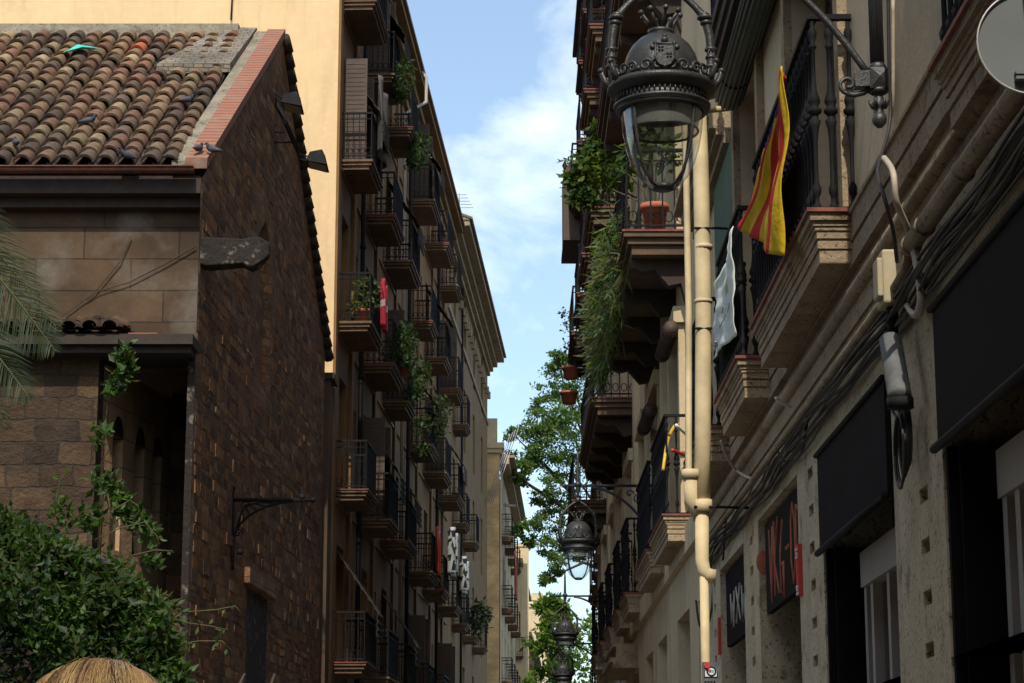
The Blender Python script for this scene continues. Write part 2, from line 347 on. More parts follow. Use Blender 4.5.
def balcony(parent, fr, s0, s1, n1, z, mat, kind='bar', redtop=True, tiers=((0,.05,.0),(.05,.12,.04),(.12,.2,.09)), sp=.115, h=1.0, lab=None):
    b = MB(); slab(b, fr, s0, s1, n1, z-.012, tiers); o = b.build('balcony', mat, parent, lab)
    if redtop:
        q = MB(); q.box(s0-.02, s1+.02, 0, n1+.02, z-.0115, z+.012, fr); q.build('balcony_edge', M['red'], o)
    r = MB()
    if kind == 'bar': bar_rail(r, fr, s0+.04, s1-.04, n1-.04, z+.012, h, sp, curl=True)
    elif kind == 'ornate': ornate_rail(r, fr, s0+.05, s1-.05, n1-.05, z+.012)
    else:
        ornate_rail(r, fr, s0+.05, s1-.05, n1-.05, z+.012, .15, 5)
    r.build('railing', M['iron'], o); return o
def french_window(parent, fr, s0, s1, z0, z1, d, mat, closed=True, cloth=False):
    """shuttered door leaves set back in their opening"""
    b = MB(); n = -d+.06; f = .06
    b.box(s0, s0+f, n-.05, n, z0, z1, fr); b.box(s1-f, s1, n-.05, n, z0, z1, fr); b.box(s0+f, s1-f, n-.05, n, z1-f, z1, fr)
    c = (s0+s1)/2; b.box(c-.04, c+.04, n-.05, n+.01, z0, z1-f, fr)
    w = b.build('window', mat, parent)
    p = MB()
    if closed:
        k = int((z1-z0)/.09)
        for i in range(k):
            z = z0+(z1-z0-f)*i/k
            for a, e in ((s0+f, c-.04), (c+.04, s1-f)):
                p.add([fr(a, n-.045, z), fr(e, n-.045, z), fr(e, n-.012, z+.085), fr(a, n-.012, z+.085)], [(0,1,2,3)])
        p.box(s0+f, s1-f, n-.08, n-.06, z0, z1-f, fr); p.build('shutter', mat, w)
    else:
        p.box(s0+f, s1-f, n-.06, n-.05, z0, z1-f, fr); p.build('pane', M['pane'], w)
    return w

# ------------------------------------------------------------------ LEFT: yellow apartment house
LZ = [4.5, 8.02, 11.53, 15.05, 18.55]; LS = [44.7, 49.2, 53.5, 60.2, 65.2, 70.3]
H1 = 21.6
L1 = thing('apartment_house', FL(44, 0, 0), 'tall yellow stuccoed apartment house with a sunlit blank end wall behind the stone chapel', 'apartment building')
holes = []
for z in LZ:
    for s in LS: holes.append((s+.35, s+1.55, z, z+2.45, .28))
    for s in (47.3, 51.9, 57.0, 63.4, 68.3): holes.append((s, s+.75, z+.9, z+2.2, .22))
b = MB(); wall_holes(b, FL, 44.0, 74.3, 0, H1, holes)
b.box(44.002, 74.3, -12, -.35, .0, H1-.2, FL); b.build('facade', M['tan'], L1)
e0 = FL(44.0, 0, 0)
b = MB(); b.box(-34, e0.x-.35, 43.96, 44.4, 0, H1+5); b.hexa([(e0.x-.35,43.96,0),(e0.x+.0,43.96,0),(e0.x+.02,44.3,0),(e0.x-.35,44.3,0),(e0.x-.35,43.96,H1),(e0.x+.0,43.96,H1),(e0.x+.02,44.3,H1),(e0.x-.35,44.3,H1)])
b.build('end_wall', M['yellow'], L1)
b = MB()
for i, (zz, n) in enumerate(((H1-.95,.10),(H1-.7,.18),(H1-.5,.30),(H1-.25,.52),(H1-.1,.60))):
    b.box(44.0, 74.3, -.1, n, zz, (H1-.7,H1-.5,H1-.25,H1-.1,H1)[i]-.002, FL)
b.build('cornice', M['tan2'], L1)
b = MB(); b.box(44.3, 74.3, -10, -.8, H1-.2, H1+1.1, FL); b.build('roof_parapet', M['tan'], L1)
b = MB()
for s in (46.85, 51.5, 56.2, 62.7, 67.6, 72.2):                                    # flat pilasters between the balconies
    b.box(s-.2, s+.2, 0, .07, 3.4, H1-.96, FL)
b.box(44.0, 44.35, 0, .05, 3.4, H1-.96, FL); b.build('pilaster', M['tan'], L1)
b = MB()
for z in LZ[1:]: b.box(44.36, 74.3, 0.002, .045, z-.28, z-.20, FL)
b.build('string_course', M['tan2'], L1)
for z in LZ:
    for i, s in enumerate(LS):
        wv_ = ((i*5+int(z*3)) % 4)*.09
        balcony(L1, FL, s-wv_, s+1.9+wv_, .66+wv_*.3, z, M['slabstone'], 'bar', redtop=(i+int(z)) % 2 == 0, sp=.12)
        french_window(L1, FL, s+.35, s+1.55, z, z+2.45, .28, M['wood'] if (i+int(z)) % 3 else M['green'], closed=(i*7+int(z)) % 5 != 0)
for h in [q for q in holes if q[3]-q[2] < 1.4]:
    french_window(L1, FL, h[0], h[1], h[2], h[3], .22, M['wood'], closed=False)
for s in (48.15, 59.4, 69.3):
    b = MB(); b.tube([FL(s, .09, 0), FL(s, .09, H1-.9)], .055, 8)
    for z in range(2, 20, 3): b.tube([FL(s, .09, z), FL(s, .09, z+.08)], .07, 8)
    b.build('drainpipe', M['iron'], L1)
b = MB(); b.tube([FL(57.6, .35, H1+.1), FL(57.6, .66, H1-.3), FL(57.6, .66, H1-1.0), FL(57.3, .12, H1-1.4), FL(57.3, .12, 5)], .05, 8); b.build('rainwater_pipe', M['pinkwood'], L1)
ax = FL(43.3, 0, 0); o = thing('shade_strip', (ax.x, 43.3, 0), 'added narrow dark brown strip standing in for chapel shade on the yellow house corner', 'shade_piece')
b = MB(); b.box(-6, FL(43.8,0,0).x+.03, 43.05, 43.9, 0, 10.0); b.build('wall', plaster('shade_brown', (.085,.05,.025), .6, stain=.7), o)  # added block, painted dark brown in place of the chapel's shadow
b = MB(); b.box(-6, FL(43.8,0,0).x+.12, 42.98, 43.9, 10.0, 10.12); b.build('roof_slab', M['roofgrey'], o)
# end-wall window seen beside the chapel
b = MB(); xw = FL(44,0,0).x
b.box(xw-.35, xw-.31, 42.98, 43.04, 4.2, 8.6); b.box(xw-.14, xw-.10, 42.98, 43.04, 4.2, 8.6); b.box(xw-.31, xw-.14, 42.98, 43.04, 8.5, 8.6); b.box(xw-.31, xw-.14, 42.98, 43.04, 6.3, 6.4)
w_ = b.build('window_frame', M['pinkwood'], o); b = MB(); b.box(xw-.31, xw-.14, 43.02, 43.038, 4.2, 8.5); b.build('pane', M['pane'], w_)  # frame and pane set on the added shade strip
b = MB(); p0 = px(229, -30, Y=43.9); p1 = px(231, 20, Y=43.9); b.tube([p0, (p0+p1)/2+Vector((.05,0,0)), p1], .02, 5); b.build('hanging_wire', M['cable'], L1)

# second left house
H2 = 21.9
L2 = thing('town_house', FL(75, 0, 0), 'brown town house with a heavy overhanging tiled cornice beyond the yellow house', 'apartment building')
S2 = [77.0, 82.5, 88, 93.3]; hol2 = []
for z in LZ:
    for s in S2: hol2.append((s, s+1.2, z, z+2.4, .25))
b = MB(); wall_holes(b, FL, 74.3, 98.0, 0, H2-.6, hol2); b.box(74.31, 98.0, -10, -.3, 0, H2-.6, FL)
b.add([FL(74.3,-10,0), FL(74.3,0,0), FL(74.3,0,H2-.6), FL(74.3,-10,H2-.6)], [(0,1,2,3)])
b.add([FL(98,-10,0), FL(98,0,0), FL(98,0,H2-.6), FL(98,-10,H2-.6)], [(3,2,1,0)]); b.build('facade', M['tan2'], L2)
b = MB(); zs = [H2-.9, H2-.7, H2-.5, H2-.28, H2-.08]
for i, n in enumerate((.12,.26,.45,.75)): b.box(74.25, 98.1, -.1, n, zs[i], zs[i+1]-.003, FL)
b.box(74.3, 98, 0, .06, H2-3.2, H2-3.0, FL); b.build('cornice', M['stone'], L2)
b = MB()
for i in range(20): b = MB(); b.box(74.8+i*1.2, 75.1+i*1.2, 0, .15, H2-2.0, H2-1.7, FL); b.build('frieze_bracket', M['stone'], L2)
b = MB()
for i in range(80):
    s = 74.3+i*.3; c = random.uniform(.7,1.2); col = (.24*c,.17*c,.07*c)
    vs = []; 
    for (n, z) in ((.85, H2-.08), (-6, H2+2.6)):
        for k in range(7): a = math.pi*k/6; vs.append(FL(s-.13*math.cos(a), n, z+.12*math.sin(a)))
    b.add(vs, [(k, k+1, 8+k, 7+k) for k in range(6)]+[tuple(range(7))], col, True)
b.add([FL(74.2,.8,H2-.075), FL(98.1,.8,H2-.075), FL(98.1,-6,H2+2.55), FL(74.2,-6,H2+2.55)], [(0,1,2,3)], (.1,.07,.04))
b.add([FL(74.2,.8,H2-.075), FL(74.2,-6,H2+2.55), FL(74.2,-6,H2-.5)], [(0,1,2)], (.3,.28,.2))
b.build('roof', M['tile'], L2)
for z in LZ:
    for i, s in enumerate(S2):
        if (i == 0 and z < 15.5) or (i == 2 and z < 8.5) or (i == 1 and 7 < z < 12): balcony(L2, FL, s-.25, s+1.45, .55, z, M['slabstone'], 'bar', redtop=False, sp=.14)
        french_window(L2, FL, s, s+1.2, z, z+2.4, .25, M['wood'])
b = MB(); b.tube([FL(80.5, .08, 0), FL(80.5, .08, H2-1)], .05, 6); b.build('drainpipe', M['iron'], L2)

# third and further left houses
F3 = Fr(-.55-.03*99, .03, 1)
L3 = thing('orange_house', F3(99, 0, 0), 'orange house with sunlit corner pier and pale block joints beyond the brown town house', 'apartment building')
b = MB(); a_ = px(484, 600, Y=98.9).x; c_ = px(499.3, 600, Y=98.9).x
b.box(a_, c_, 98.9, 99.6, 0, 17.6); b.box(a_-6, a_, 98.95, 99.6, 0, 17.4); b.build('corner_pier', M['orange'], L3)
b = MB(); b.box(a_-.1, c_+.12, 98.75, 99.7, 17.6, 17.8); b.box(a_-.1, c_+.22, 98.65, 99.75, 17.8, 18.05); b.box(a_+.05, c_-.1, 98.9, 99.6, 18.05, 19.2); b.build('pier_cap', M['cream'], L3)
h3 = [(s, s+1.1, z, z+2.3, .2) for z in (4.2, 7.5, 10.8, 14.1) for s in (101.5, 106, 110.5, 115)]
b = MB(); wall_holes(b, F3, 99.6, 122, 0, 17.5, h3); b.box(99.62, 122, -9, -.25, 0, 17.5, F3); b.build('facade', M['cream'], L3)
b = MB(); b.box(99.6, 122, -.1, .4, 17.2, 17.5, F3); b.box(99.6, 122, -.1, .65, 17.5, 17.62, F3); b.build('cornice', M['stone'], L3)
for z in (4.2, 7.5, 10.8, 14.1):
    for s in (101.5, 106, 110.5, 115):
        balcony(L3, F3, s-.3, s+1.5, .5, z, M['slabstone'], 'bar', redtop=False, sp=.16); french_window(L3, F3, s, s+1.1, z, z+2.3, .2, M['wood'])
for (s0, s1, hh, dx, mt, lab) in ((122, 145, 15.2, .03, 'cream', 'narrow cream house beyond the orange house'), (145, 176, 13.0, .034, 'tan2', 'low brown house closing the left side of the street far away')):
    Fx = Fr(-.55-.03*99-(dx-.03)*145, dx, 1)
    o = thing('distant_house', Fx(s0, 0, 0), lab, 'house', 'far houses on the left')
    hs = [(s, s+1.1, z, z+2.1, .2) for z in (4.2, 7.3, 10.2) for s in [s0+2+i*4.5 for i in range(int((s1-s0-3)/4.5))]]
    b = MB(); wall_holes(b, Fx, s0, s1, 0, hh, hs); b.box(s0+.01, s1, -9, -.25, 0, hh, Fx)
    b.add([Fx(s0,-9,0), Fx(s0,0,0), Fx(s0,0,hh), Fx(s0,-9,hh)], [(0,1,2,3)]); b.build('facade', M[mt], o)
    b = MB(); b.box(s0-.1, s1, -9, .45, hh, hh+.25, Fx); b.build('cornice', M['stone'], o)
    for h in hs:
        balcony(o, Fx, h[0]-.3, h[1]+.3, .45, h[2], M['slabstone'], 'bar', redtop=False, sp=.2); french_window(o, Fx, h[0], h[1], h[2], h[3], .2, M['wood'])
    if s0 == 122:
        b = MB(); q = px(523.5, 575, Y=124); b.box(q.x-.45, q.x+.3, 124, 126, 0, q.z+1.6); b.box(q.x-.52, q.x+.37, 123.93, 126.07, q.z+1.6, q.z+1.8); b.build('stair_turret', M['cream'], o)
o = thing('pale_tower_house', (1.2, 215, 0), 'small sunlit cream house between the left houses and the bright green tree', 'house')
q = px(541, 607, Y=215); b = MB(); b.box(-4, q.x+.55, 215, 225, 0, q.z); b.build('wall', M['cream'], o)
b = MB(); b.box(-4.2, q.x+.8, 214.8, 225.2, q.z, q.z+.35); b.box(q.x-.9, q.x+.2, 216, 219, q.z+.35, q.z+1.5); b.build('parapet', M['cream'], o)

# TV aerials and rods on the left
def aerial(p, h, label, group=None):
    o = thing('tv_aerial', p, label, 'aerial', group); b = MB(); b.tube([p, p+Vector((0,0,h))], .02, 5); b.build('mast', M['steel'], o)
    b = MB()
    for i in range(5):
        z = h*(.55+.1*i); w = .5-.06*i; b.tube([p+Vector((-w, 0, z)), p+Vector((w, 0, z))], .012, 4)
    b.tube([p+Vector((0,-.4,h*.75)), p+Vector((0,.5,h*.75))], .012, 4); b.build('crossbar', M['steel'], o)
q = px(462, 216, Y=76); aerial(Vector((q.x-.1, 76, H2+.2)), 1.2, 'small roof aerial on the tiled cornice of the brown town house')
q = px(513, 560, Y=124); aerial(Vector((q.x, 124, q.z-1.6)), 3.9, 'left of two thin aerials above the narrow cream house', 'aerials above the cream house')
q = px(520, 560, Y=126); aerial(Vector((q.x, 126, q.z-1.6)), 4.2, 'right of two thin aerials above the narrow cream house', 'aerials above the cream house')
o = thing('clothes_pole_rack', px(484, 503, Y=96.5), 'bundle of pale slanted poles leaning up and out of a far left balcony', 'poles')
b = MB()
for d in (-.35, -.12, .14, .42): b.tube([px(489, 503, Y=96.5)+Vector((d*.4,0,0)), px(514, 431, Y=97)+Vector((d*.5,d,d*.6))], .02, 5)
b.build('pole', M['steel'], o)
b = MB(); b.tube([px(495,433,Y=97)+Vector((0,0,0)), px(514,433,Y=97)], .03, 5)
for y in (476, 505): 
    q0 = px(500, y, Y=104); q1 = px(516, y+1, Y=104); b = MB(); b.tube([q0, q1], .07, 5)
    b.build('flag_bracket', M['steel'], None, 'short rod sticking out of the orange house wall, %s of two' % ('upper' if y == 476 else 'lower'), 'rod', 'rods on the orange house')

# ------------------------------------------------------------------ CHURCH
GY0, GY1 = 29.5, 42.75; EZ = 10.42; RY, RZ = 36.5, 14.82
def gx(Y, n=0): return FL(Y, n, 0).x
CH = thing('stone_chapel', FL(36, 0, 0), 'old brown stone chapel with steep tiled roof and rubble gable on the left', 'chapel')
b = MB()                                                                     # gable wall with a blind slit and a portal
def inroof(Y): return EZ+(RZ-EZ)*(1-abs(Y-RY)/(RY-29.9)) if Y <= RY else EZ+(RZ-EZ)*(1-(Y-RY)/(42.9-RY))
cols = [29.5, 32.8, 34.2, 34.4, 35.85, 36.2, 36.5, 42.75]
hl = [(34.5, 35.35, 8.3, 10.75, .22), (34.2, 36.2, 0, 4.95, .55)]
zz_ = [0, 4.95, 8.3, 10.2]
for i in range(len(cols)-1):
    for j in range(len(zz_)-1):
        a, c, z0, z1 = cols[i], cols[i+1], zz_[j], zz_[j+1]
        if 34.4 <= (a+c)/2 <= 35.85 and z0 >= 8.3: continue
        if 34.2 <= (a+c)/2 <= 36.2 and z1 <= 4.95: continue
        b.add([FL(a,0,z0), FL(c,0,z0), FL(c,0,z1), FL(a,0,z1)], [(0,1,2,3)])
    a, c = cols[i], cols[i+1]
    if abs(a-34.4) < 1e-6:                                                    # pointed head of the slit
        mid = (a+c)/2
        b.add([FL(a,0,10.2), FL(a+.12,0,10.75), FL(mid,0,11.1), FL(mid,0,inroof(mid)), FL(a,0,inroof(a))], [(0,1,2,3,4)])
        b.add([FL(c,0,10.2), FL(c,0,inroof(c)), FL(mid,0,inroof(mid)), FL(mid,0,11.1), FL(c-.12,0,10.75)], [(0,1,2,3,4)])
    else: b.add([FL(a,0,10.2), FL(c,0,10.2), FL(c,0,inroof(c)), FL(a,0,inroof(a))], [(0,1,2,3)])
gab = b.build('gable_wall', M['rubble'], CH)
b = MB()                                                                     # splayed slit lining
a, c, mid = 34.4, 35.85, 35.125
ring = [(a,8.3),(c,8.3),(c,10.2),(c-.12,10.75),(mid,11.1),(a+.12,10.75),(a,10.2)]
rin = [(mid+(s-mid)*.7, 9.2+(z-9.2)*.86) for s, z in ring]
k = len(ring); b.add([FL(s,0,z) for s,z in ring]+[FL(s,-.14,z) for s,z in rin], [(i,(i+1)%k,k+(i+1)%k,k+i) for i in range(k)]+[tuple(range(k,2*k))])
b.build('slit_window', M['rubble'], CH)
b = MB(); b.box(34.2,34.55,-.5,-.1,0,4.95,FL); b.box(35.85,36.2,-.5,-.1,0,4.95,FL); b.box(34.55,35.85,-.5,-.1,4.7,4.95,FL); d_ = b.build('portal', M['rubble'], CH)
b = MB(); b.box(34.55,35.85,-.5,-.42,0,4.7,FL); b.build('door_leaf', M['dark'], d_)
b = MB(); ar = [(33.9+2.6*i/16) for i in range(17)]                            # blind arch over the portal
_unused = [FL(s, .02, 5.3+1.5*max(0.0, math.sin(math.pi*(s-33.9)/2.6))**.6) for s in ar]
b = MB(); b.box(33.9, 36.5, .0, .09, 5.0, 5.25, FL); b.build('lintel', M['rubble'], CH)
# rough stones standing proud of the gable face
rs = random.Random(77); b = MB(); z = .1
while z < 14.6:
    hgt = rs.uniform(.11, .23); q = 29.52+rs.uniform(0, .2)
    while q < 42.6:
        ln = rs.uniform(.16, .52)
        ok = all(z+hgt < inroof(u)-.12 for u in (q, q+ln)) and not (34.1 < q+ln and q < 36.3 and z < 5.3) and not (34.3 < q+ln and q < 35.95 and 8.1 < z+hgt and z < 11.2)
        if ok and q+ln < 42.7 and rs.random() < .9:
            j = lambda: rs.uniform(-.022, .022); d0 = rs.uniform(.001, .009)+ (rs.random() < .05)*.01; g_ = .018
            t_ = rs.random(); c = (.22,.108,.046) if t_ < .4 else (.14,.072,.034) if t_ < .75 else (.09,.052,.032) if t_ < .92 else (.28,.17,.09)
            k = rs.uniform(.85,1.2)*1.35; c = tuple(v*k for v in c)
            P_ = [(q+g_+j(), z+g_+j()), (q+ln-g_+j(), z+g_+j()), (q+ln-g_+j(), z+hgt-g_+j()), (q+g_+j(), z+hgt-g_+j())]
            vb_ = [FL(s_, -.01, z_) for s_, z_ in P_]+[FL(s_, d0*rs.uniform(.6,1.2), z_) for s_, z_ in [(P_[0][0]+.012,P_[0][1]+.01),(P_[1][0]-.012,P_[1][1]+.01),(P_[2][0]-.012,P_[2][1]-.01),(P_[3][0]+.012,P_[3][1]-.01)]]
            b.add(vb_, [(4,5,6,7),(0,1,5,4),(1,2,6,5),(2,3,7,6),(3,0,4,7)], c)
        q += ln
    z += hgt
b.build('rubble_facing', vcol('rubble_stones', .95, .45, 7, bmp=1.0), CH)
# inner face of gable and body
XR = -5.65
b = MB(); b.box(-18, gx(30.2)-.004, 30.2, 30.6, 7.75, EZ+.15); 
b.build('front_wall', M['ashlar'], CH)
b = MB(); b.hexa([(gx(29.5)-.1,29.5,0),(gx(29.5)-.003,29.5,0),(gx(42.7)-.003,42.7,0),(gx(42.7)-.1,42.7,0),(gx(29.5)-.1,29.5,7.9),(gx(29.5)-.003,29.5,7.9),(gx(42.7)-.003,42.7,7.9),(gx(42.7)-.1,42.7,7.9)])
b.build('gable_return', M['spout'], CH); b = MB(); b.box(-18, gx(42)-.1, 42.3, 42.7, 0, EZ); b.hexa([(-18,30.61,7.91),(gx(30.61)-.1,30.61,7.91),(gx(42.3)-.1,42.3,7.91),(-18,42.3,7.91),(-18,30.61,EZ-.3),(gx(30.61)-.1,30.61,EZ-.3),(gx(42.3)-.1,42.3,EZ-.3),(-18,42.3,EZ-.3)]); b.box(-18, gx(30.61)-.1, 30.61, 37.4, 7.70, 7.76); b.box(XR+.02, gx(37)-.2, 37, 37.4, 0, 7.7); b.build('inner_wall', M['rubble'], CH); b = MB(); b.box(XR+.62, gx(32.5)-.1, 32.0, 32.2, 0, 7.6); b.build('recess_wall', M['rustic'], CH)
b = MB(); b.box(-18, XR, 29.5, 29.9, 0, 7.62); b.build('rusticated_wall', M['rustic'], CH)
Fs = Fr(XR-.2*29.9, .2, 1); b = MB(); arcs = []
zs_a = [(30.3, 30.68), (31.15, 31.52), (31.85, 32.2)]
for (a, c) in zs_a: arcs.append((a, c, 5.1, 6.7, .25))
wall_holes(b, Fs, 29.9, 35.6, 0, 7.62, arcs)
b.build('side_wall', M['rusticx'], CH)
for (a, c) in zs_a:
    q = MB(); q.box(a-.02, c+.02, -.3, -.2, 5.05, 6.75, Fs)
    m_ = (a+c)/2; hw = (c-a)/2
    q.add([Fs(m_+hw*math.cos(t_), .004, 6.7+hw*1.5*math.sin(t_)) for t_ in [math.pi*i/10 for i in range(11)]], [tuple(range(11))])
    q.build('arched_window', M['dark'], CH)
# lean-to eave
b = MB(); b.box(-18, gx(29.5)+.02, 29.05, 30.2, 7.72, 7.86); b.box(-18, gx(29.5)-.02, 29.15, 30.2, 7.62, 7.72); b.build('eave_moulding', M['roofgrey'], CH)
def tiles(mb, x0, x1, Yb, Zb, Yt, Zt, pitch, rows, rad=.105, seed=1, cmap=None):
    rd = random.Random(seed); slope = Vector((0, Yt-Yb, Zt-Zb)); Ln = slope.length; d = slope/Ln; up = Vector((0, -d.z, d.y))
    k = int((x1-x0)/pitch); st = Ln/rows
    mb.add([(x0-.1,Yb,Zb),(x1,Yb,Zb),(x1,Yt,Zt),(x0-.1,Yt,Zt)], [(0,1,2,3)], (.035,.028,.022))
    for i in range(k):
        xc = x1-(i+.5)*pitch
        colm = rd.uniform(.8, 1.15)
        for j in range(rows):
            g_ = rd.random(); f = j/rows
            old = (.30,.185,.10); redd = (.36,.15,.08); dk = (.12,.08,.055); pale = (.42,.31,.17)
            if g_ < .012: c = (.48,.13,.055)
            elif g_ < .40: c = old
            elif g_ < .52: c = pale
            elif g_ < .74: c = tuple(a_*.5+b_*.5 for a_, b_ in zip(redd, dk))
            else: c = dk
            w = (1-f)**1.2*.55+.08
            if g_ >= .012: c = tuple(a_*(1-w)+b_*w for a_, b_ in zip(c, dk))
            s_ = rd.uniform(.8,1.2)*colm; c = tuple(q*s_ for q in c)
            base = Vector((xc+rd.uniform(-.022,.022), Yb, Zb))+d*(j*st-.03)+up*rd.uniform(-.006,.012); ve = []
            tw = rd.uniform(-.02,.02)
            for (t_, r_, l_, dx) in ((0, rad*1.08, .055, 0), (st*1.14, rad*.88, .014, tw)):
                for q in range(8):
                    a_ = math.pi*q/7; ve.append(base+d*t_+Vector((dx-r_*math.cos(a_), 0, 0))+up*(l_+r_*.95*math.sin(a_)))
            fs = [(q, q+1, 9+q, 8+q) for q in range(7)]
            mb.add(ve, fs, c, True)
            # thickness at the mouth of the tile
            inn = [base+Vector((-(rad*.9)*math.cos(math.pi*q/7), 0, 0))+up*(.045+rad*.78*math.sin(math.pi*q/7)) for q in range(8)]
            mb.add([*ve[:8], *inn], [(q, 8+q, 9+q, q+1) for q in range(7)], tuple(q*.8 for q in c))
            # channel tile between
            ch = []
            for (t_, l_) in ((0, .03), (st*1.05, .005)):
                for q in range(4):
                    a_ = math.pi*q/3; ch.append(base+d*t_+Vector((-pitch/2-.085*math.cos(a_), 0, 0))+up*(l_-.035*math.sin(a_)+.02))
            mb.add(ch, [(0,1,5,4),(1,2,6,5),(2,3,7,6)], tuple(q*.5 for q in c), True)
gxe = gx(30)-.02
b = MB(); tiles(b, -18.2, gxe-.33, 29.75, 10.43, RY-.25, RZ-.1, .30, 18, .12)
b.add([(-18,RY,RZ),(gx(RY),RY,RZ),(gx(42.9)+.05,43.0,EZ-.05),(-18,43.0,EZ-.05)], [(0,1,2,3)], (.10,.07,.045))
for i in range(24):                                                         # verge tiles down the far rake
    t_ = i/24; t2 = (i+1.12)/24; Y0 = RY+(43.0-RY)*t_; Z0 = RZ+(EZ-RZ)*t_; Y1 = RY+(43.0-RY)*t2; Z1 = RZ+(EZ-RZ)*t2
    b.tube([(gx(Y0)+.03, Y0, Z0-.01), (gx(Y1)+.03, Y1, Z1+.03)], [.09,.115], 7, (.07,.05,.035))
roof = b.build('roof', M['tile'], CH)
b = MB(); b.hexa([(-18,RY-.35,RZ-.22),(gx(RY)-.75,RY-.35,RZ-.22),(gx(RY)-.75,RY+.1,RZ-.22),(-18,RY+.1,RZ-.22),(-18,RY-.28,RZ+.13),(gx(RY)-.75,RY-.28,RZ+.13),(gx(RY)-.75,RY+.1,RZ+.16),(-18,RY+.1,RZ+.16)])
b.build('ridge_capping', M['mortar'], roof)
def rake(n0, n1, up0, up1, Ya=29.7, Yb=RY):   # slab lying on the near rake
    p = []
    for u in (up0, up1):
        p += [Vector((gx(Ya)+n0, Ya, 10.4+u)), Vector((gx(Ya)+n1, Ya, 10.4+u)), Vector((gx(Yb)+n1, Yb, RZ+u)), Vector((gx(Yb)+n0, Yb, RZ+u))]
    return p
m, t, p = newmat('verge_brick'); o_ = mapped(t); s_ = N(t, 'ShaderNodeSeparateXYZ'); t.links.new(o_, s_.inputs[0])
wv = N(t, 'ShaderNodeTexWave', wave_type='BANDS', bands_direction='Y'); wv.inputs['Scale'].default_value = 2.2; wv.inputs['Distortion'].default_value = 1.2; wv.inputs['Detail Scale'].default_value = 2; t.links.new(o_, wv.inputs[0])
col = mix(t, (.11,.055,.035), (.29,.115,.07), ramp_out(t, wv.outputs['Fac'], .05, .3)); col = mix(t, col, (.22,.17,.12), mul(t, ramp_out(t, noise(t, o_, 3, 6), .5, .75), .7))
t.links.new(col, p.inputs['Base Color']); p.inputs['Roughness'].default_value = .9; bump(t, p, noise(t, o_, 30, 5), .5, .02); M['verge'] = m
b = MB(); b.hexa(rake(-.27, .04, -.02, .13)); b.build('verge', M['verge'], CH)
b = MB(); b.hexa(rake(-.46, -.273, -.02, .09)); b.build('verge_mortar', M['mortar'], CH)
M['slate'] = blocks('patched_flat_tiles', 'y', .16, .07, (.26,.22,.17), (.20,.175,.14), (.10,.08,.06), .01, .02, 12)
def onroof(x, Y, u): return Vector((x, Y, 10.4+(RZ-10.4)*(Y-29.7)/(RY-29.7)+u))
x1_ = gx(RY)-.50
b = MB(); b.hexa([onroof(x1_-1.25,33.9,.1), onroof(gx(34)-.46,34.0,.1), onroof(x1_+.04,RY+.05,.1), onroof(x1_-.55,RY-.1,.1), onroof(x1_-1.25,33.9,.27), onroof(gx(34)-.46,34.0,.25), onroof(x1_+.04,RY-.05,.17), onroof(x1_-.55,RY-.1,.20)])
b.build('flat_tile_patch', M['slate'], roof)
b = MB(); pts = [Vector((-18, 29.62, 10.36)), Vector((gxe-.12, 29.62, 10.36))]
ve = [];
for P_ in pts:
    for q in range(7): a_ = math.pi*q/6; ve.append(P_+Vector((0, -.085*math.cos(a_), -.085*math.sin(a_))))
b.add(ve, [(q, q+1, 8+q, 7+q) for q in range(6)]+[tuple(range(7,14))], None, True); b.tube([(-18,29.53,10.365),(gxe-.12,29.53,10.365)], .014, 5); b.build('gutter', M['gutter'], CH)
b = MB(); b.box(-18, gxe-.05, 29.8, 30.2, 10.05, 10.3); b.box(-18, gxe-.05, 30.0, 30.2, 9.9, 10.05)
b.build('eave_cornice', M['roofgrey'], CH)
b = MB(); tiles(b, -11, px(122,340,Y=29.3).x, 29.0, 7.9, 30.15, 8.2, .27, 3, .11, 5); b.build('lean_to_tiles', M['tile'], CH)
b = MB(); q = px(150, 338, Y=29.6); b.box(q.x-.25, q.x+.15, 29.3, 29.9, 7.862, 7.93); b.build('loose_brick', M['brick'], CH)
# gargoyle spout
b = MB(); p1 = px(202, 250, Y=29.75); p2 = px(268, 250, Y=29.75)
sec = lambda x, y0, y1, z0, z1: [(x,y0,z0),(x,y1,z0),(x,y1,z1),(x,y0,z1)]
rings = [sec(p1.x-.02,29.6,29.95,8.97,9.36), sec(p1.x+.1,29.6,29.95,8.95,9.36), sec(p2.x-.35,29.62,29.93,8.99,9.34), sec(p2.x-.22,29.60,29.95,8.93,9.36), sec(p2.x-.1,29.63,29.92,9.0,9.37), sec(p2.x+.02,29.7,29.85,9.12,9.3)]
vs = sum(rings, []); fs = []
for i in range(len(rings)-1):
    for k in range(4): fs.append((i*4+k, i*4+(k+1)%4, (i+1)*4+(k+1)%4, (i+1)*4+k))
fs += [(0,1,2,3), tuple(range(len(vs)-4, len(vs)))]
b.add(vs, fs); b.build('rainwater_spout', M['spout'], CH, bevel=.02)

